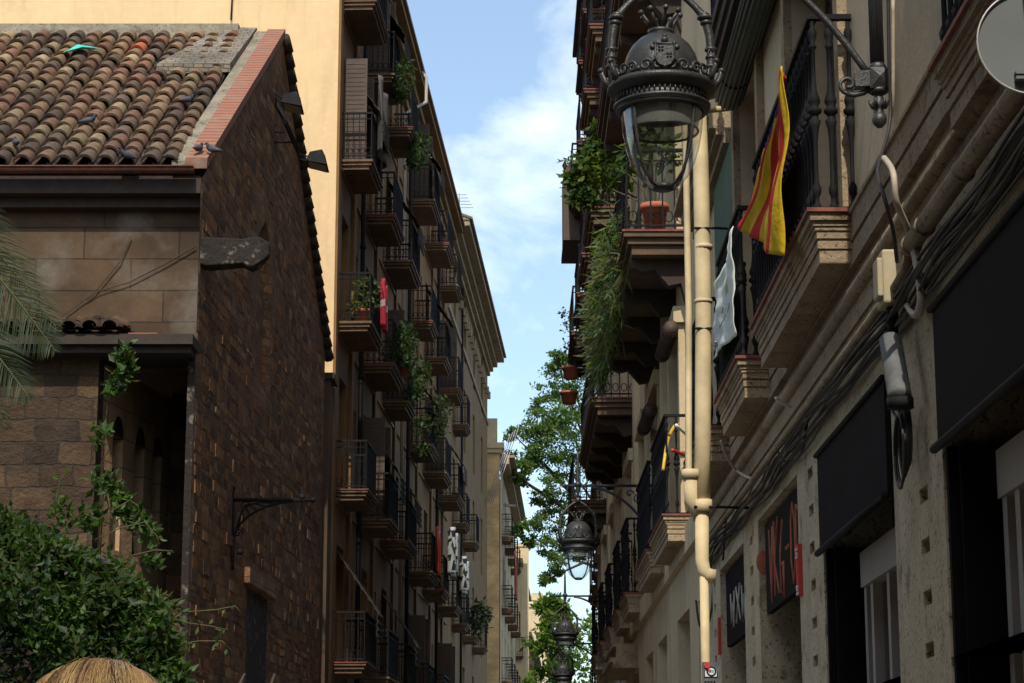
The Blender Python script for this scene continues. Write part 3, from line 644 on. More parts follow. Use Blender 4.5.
# iron bracket on the gable
o = thing('wrought_bracket', FL(32.7, 0, 6), 'wrought iron bracket with scrolled brace high on the chapel gable above the doorway', 'bracket')
b = MB(); A0 = px(232, 500, Y=32.7); A1 = px(313, 500, Y=32.7); Bt = px(232, 570, Y=32.7); x0 = A0.x
b.tube([A0, A1], .028, 8); b.tube([A0+Vector((.0,0,.15)), Bt], .03, 8); b.ball(A0+Vector((0,0,.18)), .05); b.ball(A1, .045)
b.ball(px(302,497,Y=32.7), .05); b.tube([px(302,497,Y=32.7), px(302,490,Y=32.7)], .015, 6); b.ball(px(240,552,Y=32.7), .05)
arc = [A0+Vector((.02+.88*math.sin(t_), 0, -.72*math.cos(t_))) for t_ in [math.pi/2*i/12 for i in range(13)]]
arc = [Vector((x0+.04+(A1.x-x0-.25)*(1-math.cos(t_)), 32.7, A0.z-.62+.60*math.sin(t_))) for t_ in [math.pi/2*i/12 for i in range(13)]]
b.tube(arc, .02, 6)
for i in range(1, 9): t_ = math.pi/2*i/9; e = Vector((x0+.04+(A1.x-x0-.25)*(1-math.cos(t_)), 32.7, A0.z-.62+.6*math.sin(t_))); b.tube([A0+Vector((.18,0,-.08)), (A0+Vector((.18,0,-.08))+e)/2+Vector((0,0,.03)), e], .011, 5)
for cx, cz, r in ((x0+.2, A0.z-.1, .09), (x0+.1, A0.z-.5, .07)): b.tube([Vector((cx+r*(1-a_/9)*math.cos(a_), 32.7, cz+r*(1-a_/9)*math.sin(a_))) for a_ in [i*.6 for i in range(14)]], .012, 5)
for z in (A0.z, Bt.z+.05): b.tube([Vector((x0,32.7,z)), FL(32.7,0,z)], .02, 6)
b.build('bracket_frame', M['iron'], o)
# flood lights on the rake
o = thing('floodlight_bar', px(275, 95, Y=35.8), 'dark slanted mounting bar on the gable edge carrying two floodlights', 'mounting bar')
b = MB(); b.tube([px(273,95,Y=35.8), px(303,162,Y=35.8)], .045, 6)
for (x, y) in ((275,96),(276,125),(284,132),(296,142)): q = px(x, y, Y=35.8); b.tube([q, Vector((gx(35.8), 35.8, q.z))], .018, 5)
b.build('mounting_bar', M['iron'], o)
for i, (x, y) in enumerate(((292,101),(317,159))):
    q = px(x, y, Y=35.4); o = thing('floodlight', q, ('upper' if i == 0 else 'lower')+' of the two square floodlights on the gable edge against the yellow wall', 'floodlight', 'floodlights on the chapel')
    b = MB(); w = .17; h = .17
    fr_ = [(-w*.7,-.1,h*.6),(w*.55,-.16,h*.75),(w*.75,.12,h*.6),(-w*.5,.16,h*.5)]; bk = [(-w*1.0,-.22,-h*.5),(w*1.15,-.25,-h*1.0),(w*1.15,.2,-h*1.1),(-w*.9,.22,-h*.6)]
    b.hexa([q+Vector(a_) for a_ in bk]+[q+Vector(a_) for a_ in fr_]); hd = b.build('housing', M['iron'], o, bevel=.012)
    b = MB(); lo = [q+Vector((a_[0]*.85, a_[1]*.85, a_[2]-.006)) for a_ in bk]; b.add(lo, [(0,1,2,3)]); b.build('lens', M['creambox'], o)
    b = MB(); tgt = px(275,97,Y=35.6) if i == 0 else px(300,157,Y=35.6)
    for dz in (-.04,.05): b.tube([tgt+Vector((0,0,dz)), q+Vector((-.12,.05,dz))], .014, 5)
    b.build('yoke', M['iron'], o)
# dry stems on the front wall
b = MB()
for path in (((131,236),(120,262),(95,292),(60,318),(52,326)), ((196,246),(165,264),(130,282),(100,291),(86,300))):
    b.tube([px(x, y, Y=30.15) for x, y in path], [.010,.009,.008,.007,.005], 5)
b.build('dry_creeper_stem', M['bark'], None, 'two bare creeper stems crossing the ashlar wall under the chapel eave', 'creeper')
# teal rag and pigeons
q = onroof(px(75,60,Y=34.3).x, 34.7, .26); b = MB(); rd = random.Random(3)
pt = [Vector((q.x-.28,q.y-.0,q.z-.05)), Vector((q.x-.1,q.y+.2,q.z+.1)), Vector((q.x+.28,q.y+.12,q.z+.08)), Vector((q.x+.05,q.y-.1,q.z+.02)), Vector((q.x-.15,q.y-.3,q.z-.12)), Vector((q.x-.05,q.y,q.z+.1))]
b.add(pt, [(0,1,5),(1,2,5),(2,3,5),(3,4,5),(4,0,5)]); o = b.build('plastic_rag', M['teal'], None, 'crumpled turquoise plastic rag lying on the old roof tiles', 'rag')
sd = o.modifiers.new('thick', 'SOLIDIFY'); sd.thickness = .01
def pigeon_mesh():
    b = MB(); path = [(-.19,0,.055),(-.12,0,.07),(-.06,0,.085),(.0,0,.10),(.06,0,.12),(.10,0,.15),(.115,0,.19),(.125,0,.215),(.145,0,.22),(.17,0,.215),(.185,0,.212)]
    rad = [.008,.03,.052,.065,.062,.045,.028,.028,.026,.012,.003]
    n = len(b.f); b.tube(path, rad, 10); 
    b.c = [(.06,.065,.08) if f[0] < 40 else ((.02,.03,.035) if f[0] < 80 else (.03,.032,.04)) for f in b.f]
    return b
pj = [(198,146,1.2),(213,147,2.8),(88,118,.3),(187,97,.6),(127,153,3.6),(16,140,2.0)]
lb = ['pale grey pigeon by the gutter end next to the white headed pigeon', 'white headed pigeon at the roof corner beside the brick verge', 'dark pigeon halfway down the tiles left of centre', 'dark pigeon resting on tiles near the brick verge', 'black pigeon low on the tiles just above the gutter', 'grey pigeon on the tiles at the far left of the roof']
b = pigeon_mesh(); pb = None
for i, (x, y, rz) in enumerate(pj):
    u = (px(x, y, Y=30)-Vector((0,0,EYE))); # intersect with the roof plane
    Yv = 30.0
    for _ in range(40):
        P_ = px(x, y+6, Y=Yv); zr = 10.4+(RZ-10.4)*(Yv-29.7)/(RY-29.7)+.17
        Yv += (P_.z-zr)*(-1 if (P_.z-zr) > 0 else -1)*-1.2 if False else (P_.z-zr)*1.0 if (P_.z > zr) else (P_.z-zr)*1.0
    loc = (px(x, y+6, Y=Yv).x, Yv, 10.4+(RZ-10.4)*(Yv-29.7)/(RY-29.7)+.15)
    if pb is None: pb = b.build('pigeon', M['pigeon']); o = pb
    else: o = pb.copy(); S.collection.objects.link(o)
    o.location = loc; o.rotation_euler = (0, 0, rz); o.scale = (.78,)*3
    tag(o, lb[i], 'pigeon', 'pigeons resting on the tiled roof')

# ------------------------------------------------------------------ RIGHT: near house
ZB = 4.9
R1 = thing('corner_house', (2.0, 14, 0), 'near cream house on the right with shop openings below and carved balconies above', 'apartment building')
shop = [(6.6,10.1,0,3.85,.45), (11.43,14.1,0,3.80,.45), (15.3,17.8,0,3.84,.45), (18.95,21.15,0,3.80,.45)]
b = MB(); lowh = [h for h in shop]
notch = []
for s in (10.62, 14.62, 18.35, 21.75):
    k = 0; z = 3.75 if s > 12 else 3.03
    while z > .5: notch.append((s-.12, s+.10, z-.045, z+.03, .10)); z -= .25
wall_holes(b, FR1, 4.0, 22.4, 2.2, 4.3, [(a,c,max(z0,2.2),z1,d) for a,c,z0,z1,d in shop]+[n_ for n_ in notch if n_[2] > 2.22])
wall_holes(b, FR1, 4.0, 22.4, 0, 2.2, [(a,c,z0,2.2,d) for a,c,z0,z1,d in shop]+[n_ for n_ in notch if n_[3] < 2.18])
b.box(4.0, 22.4, -9, -.9, 0, 13, FR1); b.add([FR1(22.4,-9,0),FR1(22.4,0,0),FR1(22.4,0,13),FR1(22.4,-9,13)], [(0,1,2,3)]); b.add([FR1(4,-9,0),FR1(4,0,0),FR1(4,0,13),FR1(4,-9,13)], [(3,2,1,0)])
b.build('shopfront_wall', M['plinth'], R1)
door1 = [(5.6,8.3),(12.6,14.9),(16.8,18.5)]
dh = [(a,c,ZB,7.7,.3) for a,c in door1]+[(a,c,8.3,10.9,.3) for a,c in door1]
b = MB(); wall_holes(b, FR1, 4.0, 22.4, 4.3, 13, dh); b.build('upper_wall', M['cream'], R1)
for a,c,z0,z1,_ in dh: french_window(R1, FR1, a, c, z0, z1, .3, M['wood'], closed=(z0 > 6 or a > 12))
for a,c,z0,z1,_ in dh: b = MB(); b.box(a-.16,a,0,.06,z0,z1,FR1); b.box(c,c+.16,0,.06,z0,z1,FR1); b.box(a-.2,c+.2,0,.09,z1,z1+.2,FR1); b.build('door_surround', M['stone'], R1)
COUR = ((4.885,4.91,.06),(4.74,4.883,.045),(4.72,4.738,.005),(4.60,4.718,.04),(4.585,4.598,.05),(4.53,4.583,.005),(4.27,4.528,.02))
b = MB()
for z0, z1, n in COUR: b.box(4.0, 22.4, 0, n, z0, z1, FR1)
b.tube([FR1(4.01,.02,4.44), FR1(22.39,.02,4.44)], .050, 12); b.build('string_course', M['stone'], R1)
T1 = ((0,.045,.0),(.045,.075,.02),(.075,.10,.03),(.10,.145,.04),(.145,.16,.055),(.16,.205,.045),(.205,.215,.06),(.215,.29,.055))
def balc1(s0, s1, z, n=.28, lab=None): return balcony(R1, FR1, s0, s1, n, z, M['stone'], 'ornate', True, T1, lab=lab)
balc1(5.3, 9.2, 4.71, .15); balc1(12.25, 15.4, ZB+.012); balc1(16.42, 18.3, ZB+.012); balc1(19.5, 21.6, ZB+.012, .28)
# second floor balcony and hood
b = MB(); slab(b, FR1, 13.4, 18.1, .32, 8.05, ((0,.08,0),(.08,.2,.03),(.2,.3,.06))); ub = b.build('upper_balcony', M['roofgrey'], R1)
b = MB(); ornate_rail(b, FR1, 13.5, 18.0, .27, 8.06, .15, 6); b.build('railing', M['iron'], ub)
b = MB()
for z0, z1, n in ((7.42,7.5,.10),(7.5,7.56,.16),(7.56,7.66,.22),(7.66,7.72,.30)): b.box(19.0, 22.4, 0, n, z0, z1, FR1)
b.build('window_hood', M['stone'], R1)
# capitals of soffits and door heads of the shop openings: black boards
def board(s0, s1, z0, z1, n, label, gr=None, rail=True, name='shutter_box'):
    b = MB(); b.box(s0, s1, n-.05, n, z0, z1, FR1); o = b.build(name, M['board'], None, label, 'board', gr)
    return o
bd1 = board(6.62, 10.05, 3.18, 3.80, .03, 'large black awning board over the nearest shop window', 'black boards over the shop openings', name='awning_board')
bd2 = board(11.45, 14.05, 3.16, 3.75, .03, 'plain black awning board over the second shop window beside the pitted pillar', 'black boards over the shop openings', name='awning_board')
for o_, (s0, s1, z0, z1) in ((bd1,(6.62,10.05,3.16,3.82)), (bd2,(11.45,14.05,3.14,3.77))):
    b = MB(); b.tube([FR1(s0,.04,z0), FR1(s1+.05,.04,z0)], .022, 6); b.tube([FR1(s0,.035,z1), FR1(s1+.03,.035,z1)], .018, 6); b.build('roller_tube', M['iron'], o_)
bd3 = board(15.3, 17.75, 3.08, 3.80, -.05, 'black signboard scrawled with orange graffiti over the doorway with red plaque', 'black boards over the shop openings', name='signboard')
bd4 = board(18.97, 21.1, 3.06, 3.76, -.05, 'black signboard with faded pale graffiti over the farthest near-house doorway', 'black boards over the shop openings', name='signboard')
def stroke(b, pts, fr, n, r=.018):
    b.tube([fr(s, n, z) for s, z in pts], r, 5, flat=1)
def letters(text, s_left, s_right, z0, z1, n, lean=0.0):
    G = {'V':[[(0,1),(.5,0),(1,1)]], 'K':[[(0,0),(0,1)],[(1,1),(0,.45),(1,0)]], 'G':[[(1,.85),(.5,1),(0,.6),(.1,.1),(.6,0),(1,.3),(1,.5),(.5,.5)]], '-':[[(.1,.5),(.9,.5)]],
         'O':[[(.5,0),(0,.3),(.1,.8),(.5,1),(.95,.75),(1,.25),(.5,0)]], 'R':[[(0,0),(0,1),(.8,.85),(.8,.6),(0,.45),(1,-.05)]], 'A':[[(0,0),(.5,1),(1,0)],[(.2,.4),(.8,.4)]], 'X':[[(0,0),(1,1)],[(0,1),(1,0)]],
         'W':[[(0,1),(.25,0),(.5,.7),(.75,0),(1,1)]], 'M':[[(0,0),(.1,1),(.5,.3),(.9,1),(1,0)]], '6':[[(.8,1),(.1,.6),(.1,.1),(.8,0),(.9,.45),(.1,.45)]], 'L':[[(0,1),(0,0),(1,0)]], 'I':[[(.5,0),(.5,1)]]}
    b = MB(); k = len(text); w = (s_right-s_left)/k
    for i, chh in enumerate(text):
        for st in G[chh]:
            stroke(b, [(s_left+w*(i+.12+.72*x), z0+(z1-z0)*(y+.06*math.sin(i*2.3))) for x, y in st], FR1, n)
    return b
M['graf_o'] = simple('orange_spray', (.36,.10,.045), .8, var=.4, scale=6); M['graf_w'] = simple('pale_spray', (.33,.31,.22), .8, var=.4)
letters('VK6-OR', 17.5, 15.45, 3.14, 3.72, -.055).build('graffiti', M['graf_o'], bd3)
letters('WXW', 20.7, 19.2, 3.2, 3.52, -.055).build('graffiti', M['graf_w'], bd4)
# inside the openings
for i, (a, c, z0, z1, d) in enumerate(shop):
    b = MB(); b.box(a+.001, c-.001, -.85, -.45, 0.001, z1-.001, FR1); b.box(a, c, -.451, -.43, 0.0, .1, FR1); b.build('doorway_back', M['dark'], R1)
    if i < 2:
        b = MB()
        for s in (c-.55, c-.30, c-1.15, c-1.9, a+.05): b.box(s, s+.09, -.34, -.22, .15, 3.02, FR1)
        b.box(a, c-.21, -.35, -.2, 2.9, 3.12, FR1); b.build('shop_window_x', M['dark'], R1) if False else None
        jb = MB(); jb.box(c-.10, c-.004, -.44, -.06, 0, 3.17, FR1); jb.box(c-.05, c-.004, -.059, -.012, 0, 3.17, FR1); jb.build('jamb_shade', M['board'], R1)  # added black lining that paints shade over the jamb
        w_ = b.build('shop_window', M['pinkwood'], R1); b = MB(); b.box(a+.14, c-.31, -.30, -.28, .15, 2.9, FR1); b.build('pane', glassmat('shop_glass%d'%i, (.35,.38,.36), .3), w_)
b = MB(); b.ball(FR1(17.79,-.03,3.5), .06, 10, (.9,.08,1.6)); b.build('paint_smear', M['terracotta'], R1)
# red plaque
b = MB(); b.box(15.13, 15.26, .0, .03, 2.98, 3.33, FR1); o = b.build('red_plaque', M['redsign'], None, 'narrow red vertical plaque with white lettering fixed to the pillar', 'plaque')
b = MB(); b.box(15.135, 15.255, .030, .034, 2.985, 3.0, FR1)
for z, w in ((3.29,.09),(3.26,.06),(3.235,.08),(3.03,.09),(3.01,.06)): b.box(15.195-w/2, 15.195+w/2, .030, .036, z, z+.016, FR1)
b.build('lettering', M['white'], o)
b = MB(); b.box(21.15, 21.3, .0, .02, 3.0, 3.35, FR1); b.build('faded_plaque', M['redsign'], None, 'faded red strip plaque beside the farthest doorway of the near house', 'plaque')
# pictogram panel
q0 = px(702, 662, X=1.8); q1 = px(720, 683, X=1.8); Yp = 17.3; a_ = px(702, 662, Y=Yp); c_ = px(720, 690, Y=Yp)
o = thing('pictogram_panel', (a_.x, Yp, c_.z), 'small grey panel showing a red balloon and a round globe emblem under the cream pipe', 'sign')
b = MB(); b.box(a_.x, c_.x, Yp, Yp+.02, c_.z-.1, a_.z); b.build('panel', M['box'], o)
def dsk(p, r, y, mat, nm, r0=0):
    b = MB(); n = 20
    if r0: b.add([(p.x+rr*math.cos(2*math.pi*i/n), y, p.z+rr*math.sin(2*math.pi*i/n)) for rr in (r, r0) for i in range(n)], [(i,(i+1)%n,n+(i+1)%n,n+i) for i in range(n)])
    else: b.add([(p.x+r*math.cos(2*math.pi*i/n), y, p.z+r*math.sin(2*math.pi*i/n)) for i in range(n)], [tuple(range(n))])
    return b.build(nm, mat, o)
k_ = Yp/2200
e = px(711, 673.5, Y=Yp); bb = MB(); x0, x1, z0, z1 = px(704,671,Y=Yp).x, px(717.5,671,Y=Yp).x, px(711,677.6,Y=Yp).z, px(711,671,Y=Yp).z
bb.box(x0,x1,Yp-.004,Yp-.001,z0,z1); bb.build('emblem_base', M['iron'], o); bb = MB(); bb.box(x0+.007,x1-.007,Yp-.006,Yp-.0045,z0+.007,z1); bb.build('emblem_book', M['white'], o)
e = px(711.3, 671.5, Y=Yp); dsk(e, 5*k_, Yp-.008, M['iron'], 'emblem_globe'); dsk(e, 3.4*k_, Yp-.010, M['white'], 'emblem_face')
dsk(px(709.6,671,Y=Yp), 1.7*k_, Yp-.012, M['redsign'], 'emblem_dot'); dsk(px(712.6,671.3,Y=Yp), 1.6*k_, Yp-.012, M['teal'], 'emblem_dot'); dsk(px(707.2,665.2,Y=Yp), 3.1*k_, Yp-.013, M['redsign'], 'emblem_balloon')
bb = MB()
for i in range(4): q = px(704.5+i*3, 681.5, Y=Yp); bb.box(q.x, q.x+1.9*k_, Yp-.004, Yp-.001, q.z-.012, q.z+.004)
bb.build('lettering', M['iron'], o)

# pipes, conduits, cables
o = thing('drainpipe', (1.68, 18.42, 0), 'thick cream painted drainpipe with a bent elbow at the end of the near house', 'pipe')
b = MB(); zt = 13; YP = 18.42
def vp(x, y): return px(x, y, Y=YP)
b.tube([Vector((2.0, YP, 7.75)), Vector((1.85, YP, 7.74)), Vector((vp(703.5,300).x+.03, YP, 7.68)), Vector((vp(703.5,300).x, YP, 7.5)), vp(703.5,300), vp(703,430), vp(702,505)], .070, 16); b.tube([vp(702,500), vp(702.5,512)], .085, 12)
b.tube([vp(703.5,300), vp(703.5,303)], .078, 12); b.tube([vp(703.5,245), vp(703.5,249)], .078, 12)
b.tube([vp(702,512), vp(702,560), vp(703.5,570), vp(708,575), vp(715,576.5)], [.058,.058,.06,.06,.06], 12); b.build('pipe', M['pipe'], o)
b = MB(); b.tube([Vector((2.0, YP+.25, 7.65)), Vector((vp(691,300).x+.04, YP+.25, 7.6)), Vector((vp(691,300).x, YP+.25, 7.5)), vp(691,300)+Vector((0,.25,0)), vp(691,470)+Vector((0,.25,0)), vp(697,520)+Vector((0,.05,0))], .030, 8); b.tube([vp(691,478), vp(692,500), vp(697,515)], [.07,.065,.05], 10); b.tube([vp(691,470), vp(691,479)], .085, 10); b.build('pipe', M['pipe'], o)
b = MB(); b.tube([vp(704,575), vp(706,683), Vector((vp(706,683).x, YP, 0))], .038, 8); b.build('pipe', M['pipe'], o)
b = MB()
for y in (230, 330, 508): q = vp(703.5, y); b.tube([q+Vector((-.085,-.06,0)), q+Vector((.12,-.06,0)), Vector((2.0,YP,q.z))], .012, 5)
b.build('pipe_clamp', M['iron'], o)
b = MB(); b.tube([FR1(4,.075,4.185), FR1(10.3,.075,4.19)], .046, 10); b.tube([FR1(10.3,.075,4.19), FR1(10.45,.07,4.12), FR1(10.7,.07,4.1), FR1(22.3,.065,4.14)], .026, 8)
for s in (5,7,9,9.9,10.25): b.tube([FR1(s,.075,4.185), FR1(s+.04,.075,4.185)], .053, 10)
b.build('conduit', M['stone'], None, 'fat plastered conduit running along the wall just above the black cables', 'conduit')
rd = random.Random(11)
for i in range(12):
    ph = rd.uniform(0, 6); am = rd.uniform(.008, .03); zc = 3.99+rd.uniform(-.07,.09); nc = .03+rd.uniform(0,.07); rr = rd.choice((.007,.009,.011,.014))
    pts = [FR1(4+s*.3, nc+.012*math.sin(s*.7+ph*2), zc+am*math.sin(s*.31+ph)+am*.5*math.sin(s*.9+ph)-(.05 if i in (2,5) else 0)*math.sin(s*.5+ph)**2) for s in range(63)]
    b = MB(); b.tube(pts, rr, 6); b.build('wall_cable', M['cable'], None, 'black cable in the sagging bundle along the right wall above the shops', 'cable', 'cables bundled along the right wall')
def cable(pts, mat, lab, r=.01, grp=None, name='cable'):
    P_ = [Vector(p) for p in pts]; Q = []
    for i in range(len(P_)-1):
        p0, p1, p2, p3 = P_[max(i-1,0)], P_[i], P_[i+1], P_[min(i+2,len(P_)-1)]
        for k in range(6):
            t_ = k/6; Q.append(.5*((2*p1)+(p2-p0)*t_+(2*p0-5*p1+4*p2-p3)*t_*t_+(3*p1-p0-3*p2+p3)*t_**3))
    Q.append(P_[-1]); b = MB(); b.tube(Q, r, 6); return b.build(name, M[mat], None, lab, 'cable', grp)
W_ = lambda x, y, n=.05: px(x, y, X=2.0-n)
cable([W_(888,-10,.05), W_(889,60,.05), W_(890,120,.05), W_(880,160,.14), W_(878,175,.2), W_(885,200,.2), W_(893,230,.15), W_(897,262,.1)], 'cable', 'thin black cable dropping past the lamp bracket to the cream box')
cable([W_(893,0,.03), W_(893,90,.03), W_(891,118,.03)], 'palecable', 'pale cable running up the wall behind the lamp bracket')
cable([W_(884,158,.2), W_(893,172,.2), W_(896,200,.19), W_(903,218,.14), W_(912,238,.08), W_(918,262,.07), W_(921,300,.06)], 'palecable', 'pale bent conduit crossing the moulding above the cream box', .016)
cable([W_(913,245,.07), W_(919,275,.07), W_(921,300,.07), W_(916,315,.07), W_(908,306,.07)], 'palecable', 'pale hose looping below the cream box', .02)
cable([W_(886,290,.05), W_(883,310,.05), W_(890,340,.05)], 'cable', 'short black cable between the cream box and the grey cylinder', .012)
cable([W_(721,441,.3), W_(726,455,.25), W_(736,470,.12), W_(750,478,.08), W_(757,477,.05)], 'palecable', 'loose white cord sagging under the second carved balcony', .012)
cable([W_(776,398,.2), W_(784,404,.12), W_(791,407,.06)], 'white', 'short white cord knot tied to the cable bundle', .012)
cable([W_(775,446,.04), W_(786,462,.04), W_(800,455,.04), W_(806,430,.04), W_(808,400,.05)], 'cable', 'hanging cable loop on the wall right of the second carved balcony', .01)
cable([W_(723,560,.04), W_(727,515,.04), W_(735,500,.05)], 'cable', 'thin drooping cable above the pale graffiti board', .01)
cable([px(696,600,Y=22), px(700,626,Y=22), px(709,622,Y=22), px(713,590,Y=22), px(710,560,Y=22)], 'cable', 'wide thin cable loop hanging over the lower drainpipe', .012)
b = MB(); c0 = W_(908, 436, .06)
for k in range(5):
    r1, r2_ = .045+.005*k, .145+.009*k
    b.tube([Vector((c0.x-.012*k, c0.y+r1*2.0*math.cos(a_)+.02*math.sin(k*3), c0.z+r2_*math.sin(a_)-.02*k)) for a_ in [2*math.pi*i/24 for i in range(25)]], .007, 6)
b.build('cable_coil', M['cable'], None, 'coil of spare black cable hanging on the pitted pillar below the grey cylinder', 'cable coil')
# boxes
o = thing('junction_box', FR1(10.85, 0, 4.0), 'cream plastic electrical junction box above the pitted pillar', 'junction box')
b = MB(); b.box(10.78, 10.98, .02, .13, 4.02, 4.30, FR1); b.build('housing', M['creambox'], o, bevel=.012); b = MB(); b.box(10.76, 10.90, .13, .16, 4.05, 4.25, FR1); b.build('lid', M['creambox'], o, bevel=.008)
b = MB(); b.tube([FR1(10.88,.07,4.02), FR1(10.9,.07,3.86)], .03, 8); b.build('gland', M['iron'], o)
o = thing('splice_closure', FR1(11.3, 0, 3.6), 'grey cylindrical cable closure hanging tilted among the black cables', 'cable closure')
pa, pb_ = W_(890,338,.12), W_(900,398,.12)
b = MB(); b.tube([pa, pa.lerp(pb_,.03), pa.lerp(pb_,.95), pb_], [.045,.056,.06,.055], 14); b.build('casing', M['box'], o)
b = MB(); b.tube([pb_, pb_+Vector((0,0,-.05))], .066, 12); b.build('end_cap', M['iron'], o)
cable([pb_+Vector((0,0,-.04)), W_(893,412), W_(906,430), W_(903,460), W_(897,440), W_(900,405)], 'cable', 'tangled thin cable looping under the grey cylinder', .008)
# round sign (seen from behind)
Ys = 7.5; q = px(1031, 43, Y=Ys); o = thing('round_sign', (q.x, Ys, q.z), 'grey back of a round road sign cut by the right edge of the picture', 'road sign')
rs = 57*Ys/2200; b = MB(); n = 48
b.add([(q.x+rs*math.cos(2*math.pi*i/n), Ys, q.z+rs*math.sin(2*math.pi*i/n)) for i in range(n)], [tuple(range(n))]); b.build('disc', M['signback'], o)
b = MB(); b.tube([(q.x+rs*math.cos(2*math.pi*i/n), Ys-.008, q.z+rs*math.sin(2*math.pi*i/n)) for i in range(n+1)], .0045, 6); b.build('rim', M['steel'], o)
b = MB(); z = px(1020,78,Y=Ys).z; x = px(1014,78,Y=Ys).x
b.box(x, x+.25, Ys-.035, Ys-.001, z+.005, z+.016); b.box(x, x+.25, Ys-.035, Ys-.001, z-.014, z-.003); b.box(x+.05, 2.0, Ys-.03, Ys-.012, z+.3, z+.33); b.box(x+.08,x+.1,Ys-.035,Ys-.012,z-.2,z+.35); b.build('clamp', M['signback'], o)

# green roller blind and mesh
def roll(p0, p1, r, mat, lab, fr=FR1):
    o = thing('roller_blind', p0, lab, 'roller blind'); d = (p1-p0); b = MB(); b.tube([p0, p1], r, 18)
    for k in range(18):
        a_ = 2*math.pi*k/18; off = Vector((math.cos(a_)*r*1.0, 0, math.sin(a_)*r*1.0)); b.tube([p0+off, p1+off], r*.12, 4)
    b.build('slat_roll', mat, o); b = MB()
    for f in (.15, .85): q = p0.lerp(p1, f); b.tube([q+Vector((r*1.06*math.cos(a_),0,r*1.06*math.sin(a_))) for a_ in [2*math.pi*i/16 for i in range(17)]], .008, 4)
    b.build('cord', M['iron'], o)
roll(Vector((1.86,14.2,7.52)), Vector((1.86,18.0,7.52)), .115, M['blind'], 'rolled dark green slat blind under the near house upper balcony')
b = MB(); b.box(18.7, 20.5, .02, .05, 5.4, 7.4, FR1); b.build('mesh_screen', M['green'], None, 'hanging green slatted blind beside the drainpipe on the near house', 'blind')

# ------------------------------------------------------------------ RIGHT: second house
R2 = thing('balconied_house', (2.1, 36, 0), 'dark house beyond the drainpipe with many deep balconies stacked over the street', 'apartment building')
YA, YB = 22.45, 53.6; H_ = 20.6
lev = {1: 4.95, 2: 8.35, 3: 11.8, 4: 15.0, 5: 18.0}
doors = [(26.3,27.9),(30.2,31.7),(33.2,34.6),(36.9,38.3),(40.3,41.6),(43.6,44.9),(47.0,48.3),(50.6,51.9)]
hs = [(a,c,z,z+2.4 if z < 17 else 20.0,.3) for z in lev.values() for a,c in doors]
gs = [(a-.2,c+.2,0,3.9,.4) for a,c in doors]+[(23.0,24.9,0,3.85,.35)]
b = MB(); wall_holes(b, FR2, YA, YB, 0, H_, hs+gs); b.box(YA+.01, YB, -9, -.45, 0, H_, FR2)
b.add([FR2(YB,-9,0),FR2(YB,0,0),FR2(YB,0,H_),FR2(YB,-9,H_)], [(0,1,2,3)]); b.build('facade', M['cream'], R2)
b = MB()
for a,c,z0,z1,_ in hs: b.box(a-.18,a,0,.08,z0,z1,FR2); b.box(c,c+.18,0,.08,z0,z1,FR2); b.box(a-.25,c+.25,0,.14,z1,z1+.2,FR2)
for s in (29.0, 32.4, 35.8, 39.3, 42.6, 46.0, 49.6): b.box(s-.25, s+.25, 0, .1, 5.2, H_-.1, FR2)
b.box(YA, YB, 0, .07, 4.5, 4.82, FR2)
b.build('pilaster', M['cream'], R2)
for a,c,z0,z1,_ in hs: french_window(R2, FR2, a, c, z0, z1, .3, M['wood'], closed=True)
for a,c,z0,z1,_ in gs: 
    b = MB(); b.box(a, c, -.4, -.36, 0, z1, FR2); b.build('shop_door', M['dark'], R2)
b = MB()
for z0, z1, n in ((H_-.5,H_-.3,.2),(H_-.3,H_-.12,.45),(H_-.12,H_,.55)): b.box(YA, YB, -.1, n, z0, z1-.002, FR2)
b.build('cornice', M['wood'], R2)
def corbels(ss, z, n1, par):
    for s in ss:
        b = MB(); pr = [(0,0),(n1,0),(n1-.02,-.10),(n1-.15,-.16),(n1-.28,-.13),(n1-.34,-.2),(n1-.45,-.33),(n1-.6,-.3),(0,-.55)]
        vs = [FR2(s, max(n,0), z+dz) for n, dz in pr]+[FR2(s+.2, max(n,0), z+dz) for n, dz in pr]; k = len(pr)
        b.add(vs, [tuple(range(k)), tuple(range(2*k-1, k-1, -1))]+[(i,(i+1)%k,k+(i+1)%k,k+i) for i in range(k)]); b.build('corbel', M['corbel_shade'], par)
BM = plaster('shaded_slab', (.12,.075,.042), .5, stain=.8)
M['corbel_shade'] = plaster('shaded_corbel', (.05,.033,.022), .5, stain=.8)  # slab and corbel colours darkened to carry the shade under the balconies
T2 = ((0,.06,0),(.06,.14,.05),(.14,.26,.1))
for z, lst in ((lev[2], [(25.5,32.3,.76),(36.3,43.2,.76),(48.6,53.4,.76)]), (lev[3], [(25.5,32.6,.78),(36.8,39.3,.78),(40.0,42.3,.78),(43.2,46,.78),(46.8,50,.8)]),
               (lev[5], [(36.8,39.2,.6),(40.3,42.5,.6),(43.6,45.8,.6),(46.8,49,.6)]),
               (lev[4], [(28,33.5,.74),(36.4,38.8,.74),(39.9,42.3,.72),(43.2,45.6,.74),(46.6,50,.8)])):
    for s0, s1, n1 in lst:
        o = balcony(R2, FR2, s0, s1, n1, z, BM, 'bar', True, T2, sp=.14)
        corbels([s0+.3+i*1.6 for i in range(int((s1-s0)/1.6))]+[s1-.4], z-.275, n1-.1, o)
for s0, s1, n1 in ((25.7,28.4,.32),(29.2,32.0,.31),(35.0,37.0,.30),(38.0,40.0,.30),(41.5,43.5,.3),(45.0,47,.3),(49,51,.3)):
    balcony(R2, FR2, s0, s1, n1, lev[1], M['stone'], 'mid', True, T1)
roll(Vector((1.92,25.9,7.25)), Vector((1.92,27.6,7.25)), .085, M['wood'], 'brown roller blind hanging under the deep balcony nearest the drainpipe')
